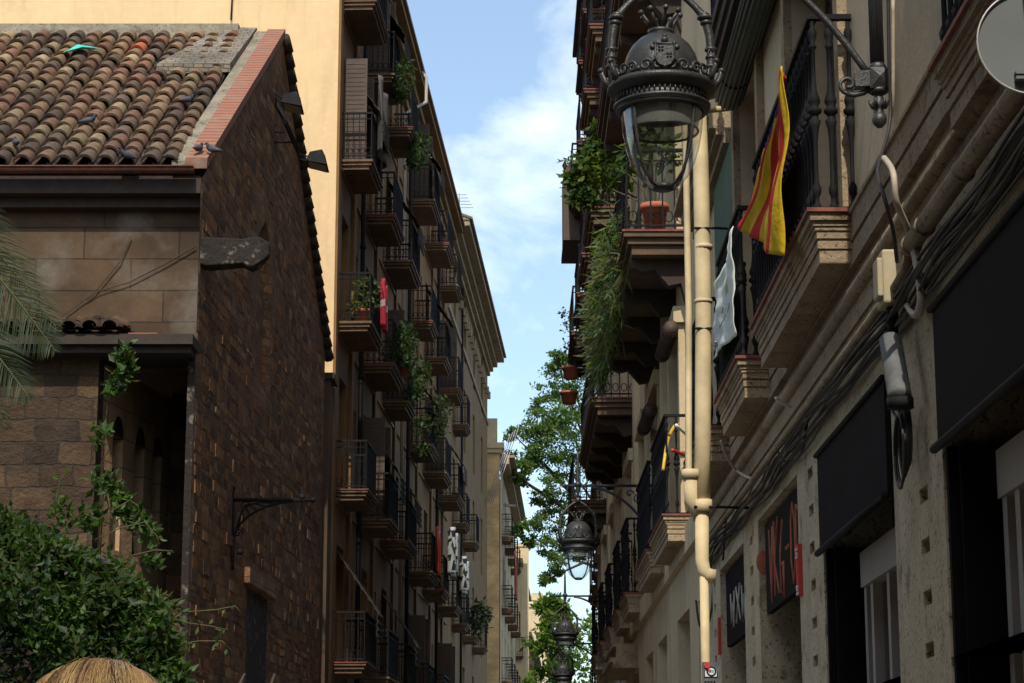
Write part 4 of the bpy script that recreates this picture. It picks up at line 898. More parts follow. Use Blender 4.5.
roll(Vector((1.92,30.0,7.0)), Vector((1.92,31.7,7.0)), .085, M['wood'], 'brown roller blind farther along under the deep balcony')
# enclosed gallery near the far end
b = MB(); b.box(48.2, 50.2, .3, .90, 14.3, 16.0, FR2); b.box(48.1,50.3,.3,.94,14.2,14.3,FR2)
for i in range(7): b.box(48.2+i*.31, 48.25+i*.31, .90, .92, 14.3, 16.0, FR2)
b.build('enclosed_gallery', M['wood'], R2)
o = thing('drainpipe', (2.0, 42.9, 0), 'tall pale grey drainpipe on the dark balconied house behind the second lamp', 'pipe')
b = MB(); q = px(618, 560, Y=42.9); b.tube([(q.x,42.9,0),(q.x,42.9,8.05)], .07, 10); b.build('pipe', M['greypipe'], o)
R3 = thing('far_house', (2.6, 60, 0), 'set back house at the far end of the right side partly behind the small lamps', 'apartment building')
F4 = Fr(2.55-.02*53.6, .02, -1)
h4 = [(s, s+1.1, z, z+2.2, .25) for z in (4.6, 7.8) for s in (55, 58.5, 62, 65)]
b = MB(); wall_holes(b, F4, 53.7, 68, 0, 11, h4); b.box(53.72,68,-8,-.3,0,11,F4); b.add([F4(53.7,-8,0),F4(53.7,0,0),F4(53.7,0,11),F4(53.7,-8,11)],[(3,2,1,0)]); b.build('facade', M['cream'], R3)
for a,c,z0,z1,_ in h4: balcony(R3, F4, a-.3, c+.3, .5, z0, M['slabstone'], 'bar', True, sp=.14); french_window(R3, F4, a, c, z0, z1, .25, M['wood'])
b = MB(); b.box(53.7,68,-8,.4,11,11.3,F4); b.build('cornice', M['stone'], R3)
# glazed bay at street level near the last lamps
o = thing('bay_window', px(640, 650, Y=40), 'small stone box bay low on the wall under the third lamp bracket', 'bay window')
b = MB()
for z0, z1, n in ((3.9,4.0,.42),(4.0,4.07,.46),(4.07,4.25,.36),(4.25,4.3,.42)): b.box(37.0, 40.5, 0, n, z0, z1, FR2)
b.build('stone_box', M['stone'], o)

# ------------------------------------------------------------------ street lamps
def street_lamp():
    o = thing('street_lamp', (0,0,0), None, 'street lamp'); 
    Z = lambda r, z: (r, z)
    b = MB(); b.lathe([(.05,.012),(.092,.03),(.138,.08),(.173,.15),(.200,.24),(.216,.33),(.224,.42),(.224,.50)], n=40); b.build('glass_globe', M['glass'], o)
    b = MB(); b.lathe([(.192,.335),(.202,.39),(.208,.46)], n=36); b.build('reflector', M['frost'], o)
    b = MB(); b.tube([(.195*math.cos(t_),.195*math.sin(t_),.33) for t_ in [2*math.pi*i/32 for i in range(33)]], .007, 6); b.build('reflector_rim', M['lampiron'], o)
    b = MB(); b.lathe([(0,0),(.05,.0),(.062,.022),(.045,.035),(0,.04)], n=20)
    for k in range(4):
        a_ = math.pi/4+math.pi/2*k; pr = [(.055,.012),(.094,.03),(.140,.08),(.175,.15),(.202,.24),(.218,.33),(.226,.42),(.226,.48)]
        b.tube([Vector((r*math.cos(a_), r*math.sin(a_), z)) for r, z in pr], .0085, 6)
    b.build('globe_frame', M['lampiron'], o)
    b = MB(); b.lathe([(.228,.438),(.242,.432),(.252,.443),(.248,.455),(.263,.462),(.266,.474),(.248,.484),(.244,.528),(.27,.535),(.292,.555),(.300,.57),(.292,.588),(.25,.60),(.205,.595),(.205,.47),(.215,.45),(.228,.438)], n=48)
    for k in range(56):
        a_ = 2*math.pi*k/56; c, s_ = math.cos(a_), math.sin(a_); b.tube([(c*.251,s_*.251,.487),(c*.251,s_*.251,.526)], .006, 4)
    col = b.build('collar', M['lampiron'], o)
    b = MB(); b.lathe([(.205,.59),(.212,.64),(.207,.70),(.19,.76),(.16,.815),(.12,.855),(.08,.878),(.06,.885),(.072,.893),(.072,.91),(.0,.912)], n=44); b.build('dome', M['lampiron'], o)
    b = MB()
    for k in range(8):
        a_ = 2*math.pi*k/8+.2; c, s_ = math.cos(a_), math.sin(a_)
        b.tube([(c*.05,s_*.05,.90),(c*.075,s_*.075,.96),(c*.105,s_*.105,1.0)], [.014,.011,.009], 6); b.ball((c*.11,s_*.11,1.008), .017)
    b.build('crown_finial', M['lampiron'], o)
    b = MB()                                                                   # cresting of scrolls round the rim
    def curl(a0, sgn, r, zc):
        pts = []
        for i in range(15):
            t_ = i*.55; rr = r*(1-i/18); an = a0+sgn*(rr*math.cos(t_))/.27; pts.append(Vector((.275*math.cos(an), .275*math.sin(an), zc+rr*math.sin(t_))))
        b.tube(pts, .009, 5)
    for k in range(12):
        a0 = 2*math.pi*k/12
        curl(a0+.15, 1, .036, .625); curl(a0-.15, -1, .036, .625)
        c, s_ = math.cos(a0), math.sin(a0); b.ball((.28*c,.28*s_,.61), .016)
        if k in (0,1,5,6,7,11): b.tube([(.285*c,.285*s_,.58),(.31*c,.31*s_,.62),(.325*c,.325*s_,.66),(.32*c,.32*s_,.685)], [.02,.018,.014,.01], 5); b.ball((.33*c,.33*s_,.68), .018, 6)
    b.build('cresting', M['lampiron'], o)
    for k in range(4):                                                          # coat of arms
        a0 = -math.pi/2+k*math.pi/2
        if k in (1, 3): continue
        c, s_ = math.cos(a0), math.sin(a0); T = Vector((-s_, c, 0)); O_ = Vector((c*.268, s_*.268, .685)); nrm = Vector((c,s_,0))
        b = MB(); out_ = [(-.05,.05),(.05,.05),(.052,-.03),(.03,-.065),(0,-.075),(-.03,-.065),(-.052,-.03)]
        m_ = len(out_); b.add([O_+T*x+Vector((0,0,z)) for x,z in out_]+[O_+nrm*.018+T*x*.9+Vector((0,0,z*.9)) for x,z in out_], [(i,(i+1)%m_,m_+(i+1)%m_,m_+i) for i in range(m_)]+[tuple(range(m_,2*m_))])
        for (x, z) in ((-.022,.022),(.022,-.015)):
            q = O_+nrm*.02+T*x+Vector((0,0,z)); 
            for dx in (-.008,.008):
                for dz in (-.008,.008): b.ball(q+T*dx+Vector((0,0,dz)), .007, 6)
        b.tube([O_+nrm*.02+T*x+Vector((0,0,z)) for x,z in out_+[out_[0]]], .006, 5)
        for x in (-.065,.065): b.ball(O_+T*x+Vector((0,0,.035)), .018, 8); b.ball(O_+T*x*.8+Vector((0,0,.06)), .013, 8)
        b.ball(O_+Vector((0,0,.075)), .022, 8); b.ball(O_+Vector((0,0,.10)), .012, 8); b.build('coat_of_arms', M['lampiron'], o)
    b = MB()
    for sg in (-1, 1):
        path = [(.265,.59),(.265,.66),(.272,.72),(.272,.80),(.266,.88),(.252,.95),(.24,.99),(.19,1.05),(.13,1.11),(.06,1.16),(0,1.185)]
        b.tube([Vector((sg*x,0,z)) for x,z in path], [.026,.026,.026,.023,.024,.025,.024,.019,.018,.018,.02], 10)
        for z, r, x in ((.70,.036,.271),(.755,.031,.272),(.80,.034,.272),(.955,.034,.25),(.985,.042,.242),(1.0,.032,.237)): b.lathe([(r*.7,z-.014),(r,z-.006),(r,z+.006),(r*.7,z+.014)], (sg*x,0,0), 12)
        for dz in (0,): b.tube([Vector((sg*.272+.018*math.cos(t_),-.026,.775+.018*math.sin(t_)-.0)) for t_ in [i*.7 for i in range(10)]], .004, 4)
    b.build('yoke', M['lampiron'], o)
    b = MB(); b.tube([(0,0,1.17),(0,0,1.3),(0,0,1.36),(0,0,1.5),(0,0,1.85),(0,0,1.95)], [.03,.022,.04,.03,.022,.012], 10); b.ball((0,0,1.97),.03)
    b.ball((0,0,1.2), .05, 10); b.lathe([(.03,1.40),(.055,1.42),(.055,1.46),(.03,1.48)], n=12); b.build('hanging_rod', M['lampiron'], o)
    b = MB(); xw = 1.183
    b.tube([(-.2,0,1.42),(xw,0,1.42)], .022, 10); b.ball((-.21,0,1.42), .035)
    for x in (.25,.6,.9): b.lathe([(.02,-.02),(.032,0),(.02,.02)], (x,0,1.42), 8)
    cv = [Vector((.18+(xw-.18-.02)*(1-math.cos(t_)), 0, .74+.64*math.cos(math.pi/2-t_) if False else .74+.66*math.cos(t_*1.0))) for t_ in [0]]
    P0, P1, P2, P3 = Vector((.2,0,1.40)), Vector((.62,0,1.36)), Vector((.92,0,1.0)), Vector((1.13,0,.66))
    cv = [P0*(1-u)**3+P1*3*u*(1-u)**2+P2*3*u*u*(1-u)+P3*u**3 for u in [i/16 for i in range(17)]]
    b.tube(cv, .021, 8)
    b.tube([Vector((1.02+.055*(1-i/22)*math.cos(-1.3-i*.42), 0, .60+.055*(1-i/22)*math.sin(-1.3-i*.42))) for i in range(18)], .012, 6)
    b.tube([Vector((1.15,0,.585)), Vector((1.10,0,.552)), Vector((1.05,0,.54)), Vector((1.01,0,.548))], .016, 6)
    for (x,z,r) in ((.9,1.22,.09),(.78,1.3,.06)): b.tube([Vector((x+r*(1-i/16)*math.cos(i*.5), 0, z+.0+r*(1-i/16)*math.sin(i*.5))) for i in range(14)], .013, 6)
    b.build('bracket_arm', M['lampiron'], o)
    b = MB(); b.tube([(xw,0,.72),(xw,0,1.9)], .033, 12)
    for k in range(8): a_ = 2*math.pi*k/8; b.tube([(xw+.033*math.cos(a_),.033*math.sin(a_),.72),(xw+.033*math.cos(a_),.033*math.sin(a_),1.9)], .006, 4)
    b.box(xw-.05, xw+.05, -.05, .05, .565, .685); b.box(xw-.13, xw-.05, -.04, .04, .58, .67)
    for sgn in (-1,): b.add([(xw-.05,-.05,.565),(xw+.05,-.05,.565),(xw+.05,-.05,.685),(xw-.05,-.05,.685),(xw,-.08,.625)], [(0,1,4),(1,2,4),(2,3,4),(3,0,4)])
    b.lathe([(.04,.545),(.055,.555),(.055,.57),(.035,.575)], (xw,0,0), 12); b.lathe([(.045,.685),(.05,.70),(.035,.72)], (xw,0,0), 12)
    b.lathe([(.0,.35),(.015,.355),(.034,.375),(.042,.40),(.034,.43),(.022,.435),(.03,.443),(.022,.45),(.032,.465),(.038,.49),(.028,.51),(.03,.52),(.022,.53),(.026,.54),(.04,.565)], (xw,0,0), 14)
    for k in range(6): a_ = 2*math.pi*k/6; b.tube([(xw+.03*math.cos(a_),.03*math.sin(a_),.465),(xw+.045*math.cos(a_),.045*math.sin(a_),.49),(xw+.055*math.cos(a_),.055*math.sin(a_),.51)], [.012,.01,.004], 5)
    for z in (.625, 1.42, 1.85): b.tube([(xw,0,z),(xw+.1,0,z),(xw+.12,0,z)], [.028,.03,.045], 10); b.ball((xw+.09,0,z), .04, 8)
    b.build('wall_post', M['lampiron'], o)
    return o
m, t, p = newmat('frosted_reflector'); o_ = t.nodes[0]; p.inputs['Base Color'].default_value = (.30,.31,.28,1); p.inputs['Roughness'].default_value = .25
tr_ = N(t, 'ShaderNodeBsdfTransparent'); ms_ = N(t, 'ShaderNodeMixShader'); ms_.inputs[0].default_value = .55; t.links.new(tr_.outputs[0], ms_.inputs[1]); t.links.new(p.outputs[0], ms_.inputs[2]); t.links.new(ms_.outputs[0], o_.inputs[0]); M['frost'] = m
lamp = street_lamp(); kids = list(lamp.children)
llab = ['largest nearest cast iron street lamp with clear glass globe and coat of arms', 'second street lamp along the wall, beside the deep balconies', 'third street lamp, small and seen against the green tree', 'smallest farthest street lamp at the bottom of the row']
for i, (X_, Y_, zb) in enumerate(((.785,11.0,4.67),(.955,31.6,4.80),(1.14,47.4,4.74),(1.32,57.6,4.50))):
    if i == 0: o = lamp
    else:
        o = lamp.copy(); S.collection.objects.link(o)
        for ch in kids:
            d = ch.copy(); S.collection.objects.link(d); d.parent = o
    o.location = (X_, Y_, zb); o.scale = (.96,)*3; tag(o, llab[i], 'street lamp', 'cast iron lamps hung from the right wall')

# ------------------------------------------------------------------ cloths
def sheet(name, P_, nu, nv, colf, mat, label, cat, parent=None, thick=.006):
    b = MB(); vs = [P_(i/nu, j/nv) for j in range(nv+1) for i in range(nu+1)]; base = len(b.v); b.v += [tuple(p) for p in vs]
    for j in range(nv):
        for i in range(nu):
            b.f.append((j*(nu+1)+i, j*(nu+1)+i+1, (j+1)*(nu+1)+i+1, (j+1)*(nu+1)+i)); b.c.append(colf((i+.5)/nu, (j+.5)/nv)); b.smooth.append(True)
    o = b.build(name, mat, parent, label, cat); s_ = o.modifiers.new('thick','SOLIDIFY'); s_.thickness = thick; return o
YL, RD, BL = (.78,.52,.02), (.62,.03,.02), (.02,.05,.25)
apex = px(785, 66, X=1.66); corners = [px(741,222,X=1.66), px(752,236,X=1.66), px(766,250,X=1.64), px(781,256,X=1.62)]
def flagP(u, v):
    k = u*3; i = min(2, int(k)); f = k-i; bt = corners[i].lerp(corners[i+1], f)
    tp = apex+Vector((0, (1-u)*.2, -(1-u)*.07)); p = tp.lerp(bt, v); p.x += -.045*math.sin(u*9.42)*(.2+.8*v)+.02*math.sin(v*3.14)+.014*math.sin(v*9+u*5)+.012*math.sin(u*26+v*7)*v+.006*math.sin(u*50-v*13)
    p.y += .25*math.sin(v*3.14)*(1-u)*-1; p.z += -.06*math.sin(v*3.14)*(1-u); return p
def flagC(u, v):
    if v < .42 and u < .50-v*.9: return BL
    return YL if int(u*9) % 2 == 0 else RD
sheet('striped_flag', flagP, 36, 40, flagC, M['vc'], 'yellow and red striped flag with blue tip draped from the nearest carved balcony', 'flag')
c4 = [px(733,226,X=1.68), px(736,335,X=1.68), px(712,358,X=1.68), px(717,285,X=1.68)]
def banP(u, v):
    a_ = c4[0].lerp(c4[1], v); d = c4[3].lerp(c4[2], v); p = a_.lerp(d, u); p.x -= .014*math.sin(u*8+v*3)+.010*math.sin(v*9-u*4)+.006*math.sin(u*21+v*11)+.004*math.sin(v*30+u*9); return p
o = sheet('white_banner', banP, 20, 24, lambda u,v: (.84,.84,.86) if not (.35 < u < .45 and .15 < v < .45) else (.62,.56,.36), M['vc'], 'white cloth banner tied to the railing of the second carved balcony', 'banner')
b = MB()
for v in (.875, .905): 
    A_ = banP(.72, v)+Vector((-.02,0,0)); B_ = banP(.9, v)+Vector((-.02,0,0)); b.tube([A_, B_], .010, 4)
for k in range(2): 
    b.tube([banP(.25+.1*i, .62+.06*math.sin(i*2+k)+.1*k)+Vector((-.018,0,0)) for i in range(4)], .004, 4)
b.build('print', M['steel'], o)
# blinds draped over the left rails, folded-back shutters
ORD = ['nearest', 'second', 'third', 'fourth', 'fifth', 'sixth']; FLO = ['lowest', 'second', 'third', 'fourth', 'top']
for (fi, ci, c, w0, w1) in ((3,0,(.10,.09,.075),.35,1.5),(3,2,(.05,.055,.045),.3,1.5),(4,1,(.04,.04,.035),.3,1.6),(4,0,(.07,.05,.035),.4,1.4),(2,3,(.06,.05,.04),.3,1.5),(3,4,(.05,.04,.03),.3,1.5),(1,2,(.08,.065,.045),.3,1.5),(1,1,(.05,.06,.05),.3,1.5),(0,0,(.06,.05,.035),.4,1.5),(2,5,(.09,.08,.07),.3,1.5),(4,3,(.05,.05,.05),.3,1.5),(0,2,(.06,.05,.04),.3,1.5)):
    z, s_0 = LZ[fi], LS[ci]
    def bl(u, v, z=z, s_0=s_0, w0=w0, w1=w1):
        n = -.05+.9*min(1, v/.62)+.015*math.sin(v*60); zz = z+2.35-(1.3*min(1, v/.62))**1.0-(max(0, v-.62)*1.4)
        return FL(s_0+w0+(w1-w0)*u, n, zz)
    sheet('draped_blind', bl, 4, 40, (lambda u, v, c=c: tuple(q*(1.25 if int(v*40) % 2 else .75) for q in c)), M['vc'], 'slatted blind slung over the rail of the %s balcony, %s row of the yellow house' % (ORD[ci], FLO[fi]), 'blind', thick=.012)['group'] = 'blinds slung over the left balconies'
for fi in range(5):
    for ci in range(6):
        if (fi*6+ci*5) % 7 in (1, 4):
            b = MB(); z = LZ[fi]; s_0 = LS[ci]
            for e in (s_0+.30, s_0+1.60):
                b = MB(); b.box(e-.02, e+.02, .01, .5, z+.05, z+2.35, FL)
                for k in range(22): b.box(e-.028, e-.018, .05, .46, z+.12+k*.1, z+.17+k*.1, FL)
                b.build('open_shutter', M['wood'], L1)
# laundry and flags at the left
def hang(name, s0, s1, n, z0, z1, colf, label, cat, amp=.05, fr=FL):
    return sheet(name, lambda u, v: fr(s0+(s1-s0)*u, n+amp*math.sin(u*9+v*2)+.03*v, z1+(z0-z1)*v+.04*math.sin(u*7)), 14, 14, colf, M['vc'], label, cat)
RC = (.55,.05,.08)
hang('red_towel', 45.9, 46.6, .76, 11.55+.15, 12.75, lambda u,v: (.75,.55,.55) if .45 < v < .55 else RC, 'pink red towel with a pale stripe hanging over a plant filled left balcony', 'towel', .07)
hang('striped_flag', 60.6, 61.7, .76, 8.0, 9.3, lambda u,v: [(.5,.06,.04),(.6,.4,.05),(.5,.06,.04),(.05,.06,.2)][int(u*3.99)], 'small red yellow and blue flag on a lower left balcony', 'flag', .06)
def patt(u, v): return (.6,.6,.64) if math.sin(u*23+3*math.sin(v*9))+math.sin(v*19+2*math.cos(u*7)) > -.5 else (.03,.03,.04)
hang('patterned_sheet', 65.4, 67.0, .80, 8.5, 9.9, patt, 'first of two black and white patterned sheets drying on the left facade', 'laundry', .14)
hang('patterned_sheet', 70.4, 72.0, .80, 8.5, 9.6, patt, 'second, farther black and white patterned sheet drying on the left facade', 'laundry', .14)
hang('grey_awning_cloth', 44.9, 46.4, .74, 14.8+.5, 17.0, lambda u,v: (.16,.15,.14), 'grey folded cloth hanging over the upper nearest left balcony', 'cloth', .08)
hang('red_cloth', 103, 105.5, .55, 11.5, 13.6, lambda u,v: (.42,.12,.10), 'faded red cloth hanging from the orange house balcony', 'cloth', .06, F3)
# hose lying over first balcony of the second house
for i, (pts, c, lab) in enumerate(((((663,470),(668,440),(677,424),(688,432)), 'yh', 'yellow hose arching over the balcony rail beside the drainpipe'), (((676,425),(690,438),(700,452)), 'white', 'white tube arching over the balcony rail beside the drainpipe'), (((672,450),(682,454),(690,458)), 'redsign', 'red hose lying along the balcony rail beside the drainpipe'))):
    if c == 'yh': M['yh'] = simple('yellow_hose', (.6,.38,.03), .5)
    cable([px(x, y, Y=25.6+.3*j) for j, (x, y) in enumerate(pts)], c, lab, .02, name='garden_hose')

# ------------------------------------------------------------------ vegetation
def leaf(mb, p, L_, w, d, up, col):
    sd = d.cross(up)
    if sd.length < 1e-3: sd = d.orthogonal()
    sd.normalize(); m1 = p+d*L_*.5
    mb.add([p, m1+sd*w-up*w*.3, p+d*L_, m1-sd*w-up*w*.3], [(0,1,2),(0,2,3)], col)
def rdir(rd, bias=(0,0,0)):
    v = Vector((rd.gauss(0,1)+bias[0], rd.gauss(0,1)+bias[1], rd.gauss(0,1)+bias[2])); return v.normalized() if v.length > 1e-6 else Vector((0,0,1))
def cloud(mb, rd, c, r, n, L_, cols, bias=(0,0,-.2), shell=.5, sc=(1,1,1)):
    c = Vector(c)
    for _ in range(n):
        v = rdir(rd); k = r*(rd.random()**shell); p = c+Vector((v.x*sc[0], v.y*sc[1], v.z*sc[2]))*k
        q = rd.uniform(.7, 1.25); col = rd.choice(cols); l = L_*rd.choice((.45,.7,.9,1.1,1.35))
        leaf(mb, p, l, l*.24, rdir(rd, bias), rdir(rd, (0,-.3,1.2)), tuple(a_*q for a_ in col))
GR = [(.042,.085,.018),(.058,.105,.022),(.030,.062,.016),(.075,.085,.025)]; BR = [(.08,.15,.025),(.065,.13,.025),(.10,.17,.035)]; OL = [(.11,.14,.035),(.15,.17,.05),(.06,.09,.03)]
# big climbing shrub bottom left
rd = random.Random(21)
o = thing('climbing_shrub', (-3.9, 24, 0), 'big leafy dark green climbing shrub in front of the chapel at lower left', 'shrub')
b = MB(); YS = 24.0
prof = [(-25,508),(0,512),(25,520),(50,535),(80,552),(105,562),(130,580),(150,600),(162,625),(172,655),(178,690)]
ctr = []
for _ in range(230):
    i = rd.randrange(len(prof)-1); f = rd.random(); x = prof[i][0]*(1-f)+prof[i+1][0]*f; yt = prof[i][1]*(1-f)+prof[i+1][1]*f
    y = yt+22+rd.random()**1.3*260; x -= rd.random()**2*20; ctr.append((px(x, y, Y=YS+rd.uniform(-.9,1.0)), rd))
for c, _ in ctr: cloud(b, rd, c, rd.uniform(.25,.42), 140, .12, GR if rd.random() < .6 else BR, bias=(.1,-.3,.1), shell=.6)
for _ in range(60):
    i = rd.randrange(len(prof)-1); f = rd.random(); x = prof[i][0]*(1-f)+prof[i+1][0]*f; yt = prof[i][1]*(1-f)+prof[i+1][1]*f
    cloud(b, rd, px(x-4, yt+10, Y=YS+rd.uniform(-.5,.3)), .2, 60, .12, BR+GR, bias=(.2,-.2,.5))
b.build('foliage', M['leaf'], o)
b = MB(); b.v=[]; 
for k in range(9):
    x = -5.5+k*.33; b.tube([(x,24,0),(x+rd.uniform(-.2,.2),24.1,1),(x+rd.uniform(-.3,.3),24,2),(x+rd.uniform(-.4,.4),24.1,3)], [.05,.04,.03,.015], 6)
b.build('stem', M['bark'], o)
sh = MB(); sl = MB()
def shoot(path, Yd, leaves=40, L_=.13, cols=BR, r=.008, bare=.0):
    P_ = [px(x, y, Y=Yd) for x, y in path]; sh = MB(); sh.tube(P_, r, 5, (.18,.14,.06)); sh.build('trailing_shoot', M['leaf'], o)
    tot = len(P_)-1
    for _ in range(leaves):
        t_ = rd.uniform(bare, 1)*tot; i = min(tot-1, int(t_)); p = P_[i].lerp(P_[i+1], t_-i); d = rdir(rd, (0,-.3,.0)); q = rd.uniform(.7,1.2)
        leaf(sl, p+d*.02, L_*rd.uniform(.6,1.2), L_*.25, d, rdir(rd,(0,-.5,1)), tuple(a_*q for a_ in rd.choice(cols)))
shoot([(100,560),(103,500),(104,440),(108,400),(118,370),(136,352)], 28.6, 25, .14)
for cx, cy, rr, k in ((122,355,14,70),(125,372,15,80),(112,388,9,40),(100,435,11,45),(104,482,14,80),(118,498,13,90),(128,512,14,80),(140,520,10,50),(150,532,10,50),(90,520,16,90),(60,512,16,60),(150,560,10,40)):
    cloud(sl, rd, px(cx, cy, Y=28.4), rr*.0128, k, .14, BR+GR, bias=(.3,-.3,.3))
for pth in ([(90,525),(110,512),(130,500),(138,506),(142,520)], [(95,540),(120,528),(145,522),(156,535),(160,545)], [(110,570),(130,556),(155,550),(173,551)], [(150,610),(185,612),(215,610),(235,606),(241,612)], [(150,625),(180,622),(210,626),(228,630)], [(170,645),(200,641),(222,641),(231,650)], [(55,515),(60,480),(68,470)]):
    shoot(pth, 24.2, 12, .09, BR, .007)
for cx, cy in ((168,600),(176,604),(180,612),(172,620),(182,640)): cloud(sl, rd, px(cx, cy, Y=24.2), .10, 25, .09, [(.16,.10,.04),(.12,.13,.04)]+BR)
for cx, cy in ((70,545),(95,560),(60,560)): cloud(sl, rd, px(cx, cy, Y=23.4), .15, 30, .08, [(.16,.12,.15),(.10,.12,.05)])
sl.build('shoot_leaves', M['leaf'], o)
# palm at the left edge
o = thing('palm_tree', (-7.2, 25, 0), 'palm tree whose fronds reach in at the left edge before the chapel wall', 'palm')
b = MB(); b.tube([(-7.4,25,0),(-7.35,25,3),(-7.25,25,6),(-7.2,25,8.6)], [.3,.24,.22,.26], 12); b.build('trunk', M['bark'], o)
def frond(base, tip, sag, par, n=46, ll=.55):
    b = MB(); base, tip = Vector(base), Vector(tip); P_ = []
    for i in range(n+1): t_ = i/n; p = base.lerp(tip, t_); p.z += sag*4*t_*(1-t_); P_.append(p)
    b.tube(P_, [.03*(1-i/n)+.006 for i in range(n+1)], 5, (.14,.15,.05))
    for i in range(4, n):
        d = (P_[i+1]-P_[i-1]).normalized(); sd = d.cross(Vector((0,0,1)));
        if sd.length < .05: sd = Vector((0,1,0))
        sd.normalize(); upv = sd.cross(d)
        for sg in (-1, 1):
            l = ll*math.sin(math.pi*min(1,(i/n)*.86+.14))**.6; dr = (d*.75+sd*rd.uniform(-.35,.35)+upv*sg*.75+Vector((0,0,-.18))).normalized(); m_ = P_[i]+dr*l*.5; e = P_[i]+dr*l+Vector((0,0,-.12*l)); w = .013
            q = rd.uniform(.7,1.3); c = (.05*q,.075*q,.026*q)
            b.add([P_[i]-d*w*.6, P_[i]+d*w*.6, m_+d*w, m_-d*w, e], [(0,1,2,3),(3,2,4)], c)
    return b.build('frond', M['leaf'], par)
crown = Vector((-7.2, 25, 8.6))
frond(px(-140,120,Y=24.5), px(56,352,Y=24.3), .10, o, 110, .80); frond(px(-140,190,Y=24.0), px(31,400,Y=23.8), .06, o, 95, .70); frond(px(-150,220,Y=24.8), px(8,430,Y=24.8), .12, o, 70, .6); frond(px(-150,90,Y=25.0), px(58,330,Y=24.9), .12, o, 95, .75)
for k in range(13):
    a_ = k*.52+1.2; 
    if -0.7 < math.atan2(math.sin(a_), math.cos(a_)) < .7: continue
    frond(crown, crown+Vector((2.2*math.cos(a_), 2.2*math.sin(a_), -.8+.5*math.sin(k*3))), .9, o, 40, .5)

def tree(name, base, H_, limbs, clumps, lab, cols, L_, grp=None, dens=240, sc=(1,1,.7)):
    o = thing(name, base, lab, 'tree', grp); B_ = Vector(base); b = MB()
    b.tube([B_, B_+Vector((-.1,0,H_*.3)), B_+Vector((-.2,0,H_*.55))], [.3,.23,.18], 10)
    top = B_+Vector((-.2,0,H_*.55))
    for c, r in limbs: e = Vector(c); m_ = top.lerp(e, .5)+Vector((0,0,.4)); b.tube([top-Vector((0,0,.6)), m_, e], [.13,.08,.025], 6)
    b.build('trunk', M['bark'], o); b = MB()
    for c, r in clumps:
        for _ in range(7):
            cc = Vector(c)+rdir(rd)*r*.6; cloud(b, rd, cc, r*.5, dens//7, L_, cols, sc=sc, shell=.7)
    b.build('crown', M['leaf'], o)
def cl(x, y, Yd, r): return (px(x, y, Y=Yd), r)
Yt = 104
cs = []
for (x, y, r) in ((560,372,1.0),(575,385,1.2),(548,392,.9),(562,410,1.2),(540,420,1.0),(528,430,.7),(515,436,.6),(552,435,1.2),(575,430,1.5),(530,448,.9),(515,458,.7),(545,455,1.1),(508,470,.35),(565,465,1.3),(525,468,.5),(520,480,.45),(550,487,.8),(540,497,.6),(560,500,1.0),(535,520,.8),(522,530,.5),(550,520,.9),(565,535,1.1),(545,545,.7),(530,540,.45),(560,560,.8),(553,575,.5),(545,580,.35),(585,450,1.8),(585,500,1.6),(583,400,1.3),(536,405,.5),(555,360,.6),(567,365,.8),(570,420,1.2),(560,445,1.2),(572,470,1.4),(555,430,1.0),(570,400,1.2),(578,520,1.3),(543,435,.9),(530,460,.6),(575,550,1.0)):
    cs.append(cl(x, y, Yt+rd.uniform(-1,1), r*.93))
tree('plane_tree', (5.4, Yt, 0), 24, cs[::3], cs, 'tall feathery tree leaning over the street behind the dark balconied house', [(.11,.19,.04),(.15,.24,.05),(.08,.14,.035)], .18, 'trees at the end of the street', 620, (1.25,1.1,.5))
cs = []
for (x, y, r) in ((545,612,1.0),(540,640,1.1),(548,660,1.4),(556,632,1.2),(540,680,1.3),(565,650,1.5),(570,620,1.0),(575,672,1.5),(545,605,.7),(558,605,.8),(590,640,1.6),(552,700,2),(575,700,2)): cs.append(cl(x, y, 118+rd.uniform(-1.5,1.5), r*.95))
tree('plane_tree', (3.2, 118, 0), 13, cs[::3], cs, 'bright yellow green tree closing the street behind the small lamps', [(.14,.24,.03),(.18,.28,.04),(.10,.18,.03)], .34, 'trees at the end of the street', 420)
# balcony plants
def plant(name, p, lab, clumps, cols, L_, pot=None, grp=None, n=90):
    o = thing(name, p, lab, 'plant', grp); b = MB()
    for c, r in clumps: cloud(b, rd, Vector(p)+Vector(c), r, n, L_, cols, bias=(0,-.2,-.1))
    b.build('foliage', M['leaf'], o)
    if pot:
        b = MB(); r, h = pot; b.lathe([(0,0),(r*.72,0),(r*.95,h*.82),(r*1.08,h*.82),(r*1.08,h),(r*.9,h),(r*.85,h*.9),(0,h*.9)], p, 16); b.build('pot', M['terracotta'], o)
    return o
q = FR2(26.2, .6, lev[2]+.012)
p_ = px(655, 232, Y=25.72); q = Vector((p_.x, 25.72, lev[2]+.02))
o = thing('potted_plant', q, 'terracotta pot with bare curved stems on the deep balcony behind the big lamp', 'plant')
b = MB(); r, h = .16, .36; b.lathe([(0,0),(r*.72,0),(r*.95,h*.8),(r*1.1,h*.8),(r*1.1,h),(r*.9,h),(r*.85,h*.9),(0,h*.9)], q, 18); b.build('pot', M['terracotta'], o)
b = MB()
for (dx, dz) in ((-.32,.55),(-.2,.8),(.18,.6),(.05,.9),(-.5,.35)): b.tube([q+Vector((0,0,.2)), q+Vector((dx*.4,0,.2+dz*.6)), q+Vector((dx,0,.2+dz))], [.014,.011,.006], 5, (.2,.17,.1))
for (dx, dz) in ((-.2,.8),(.05,1.0),(.18,.75),(-.35,.6)): cloud(b, rd, q+Vector((dx,0,.25+dz)), .22, 60, .13, BR+OL)
b.build('stem', M['leaf'], o)
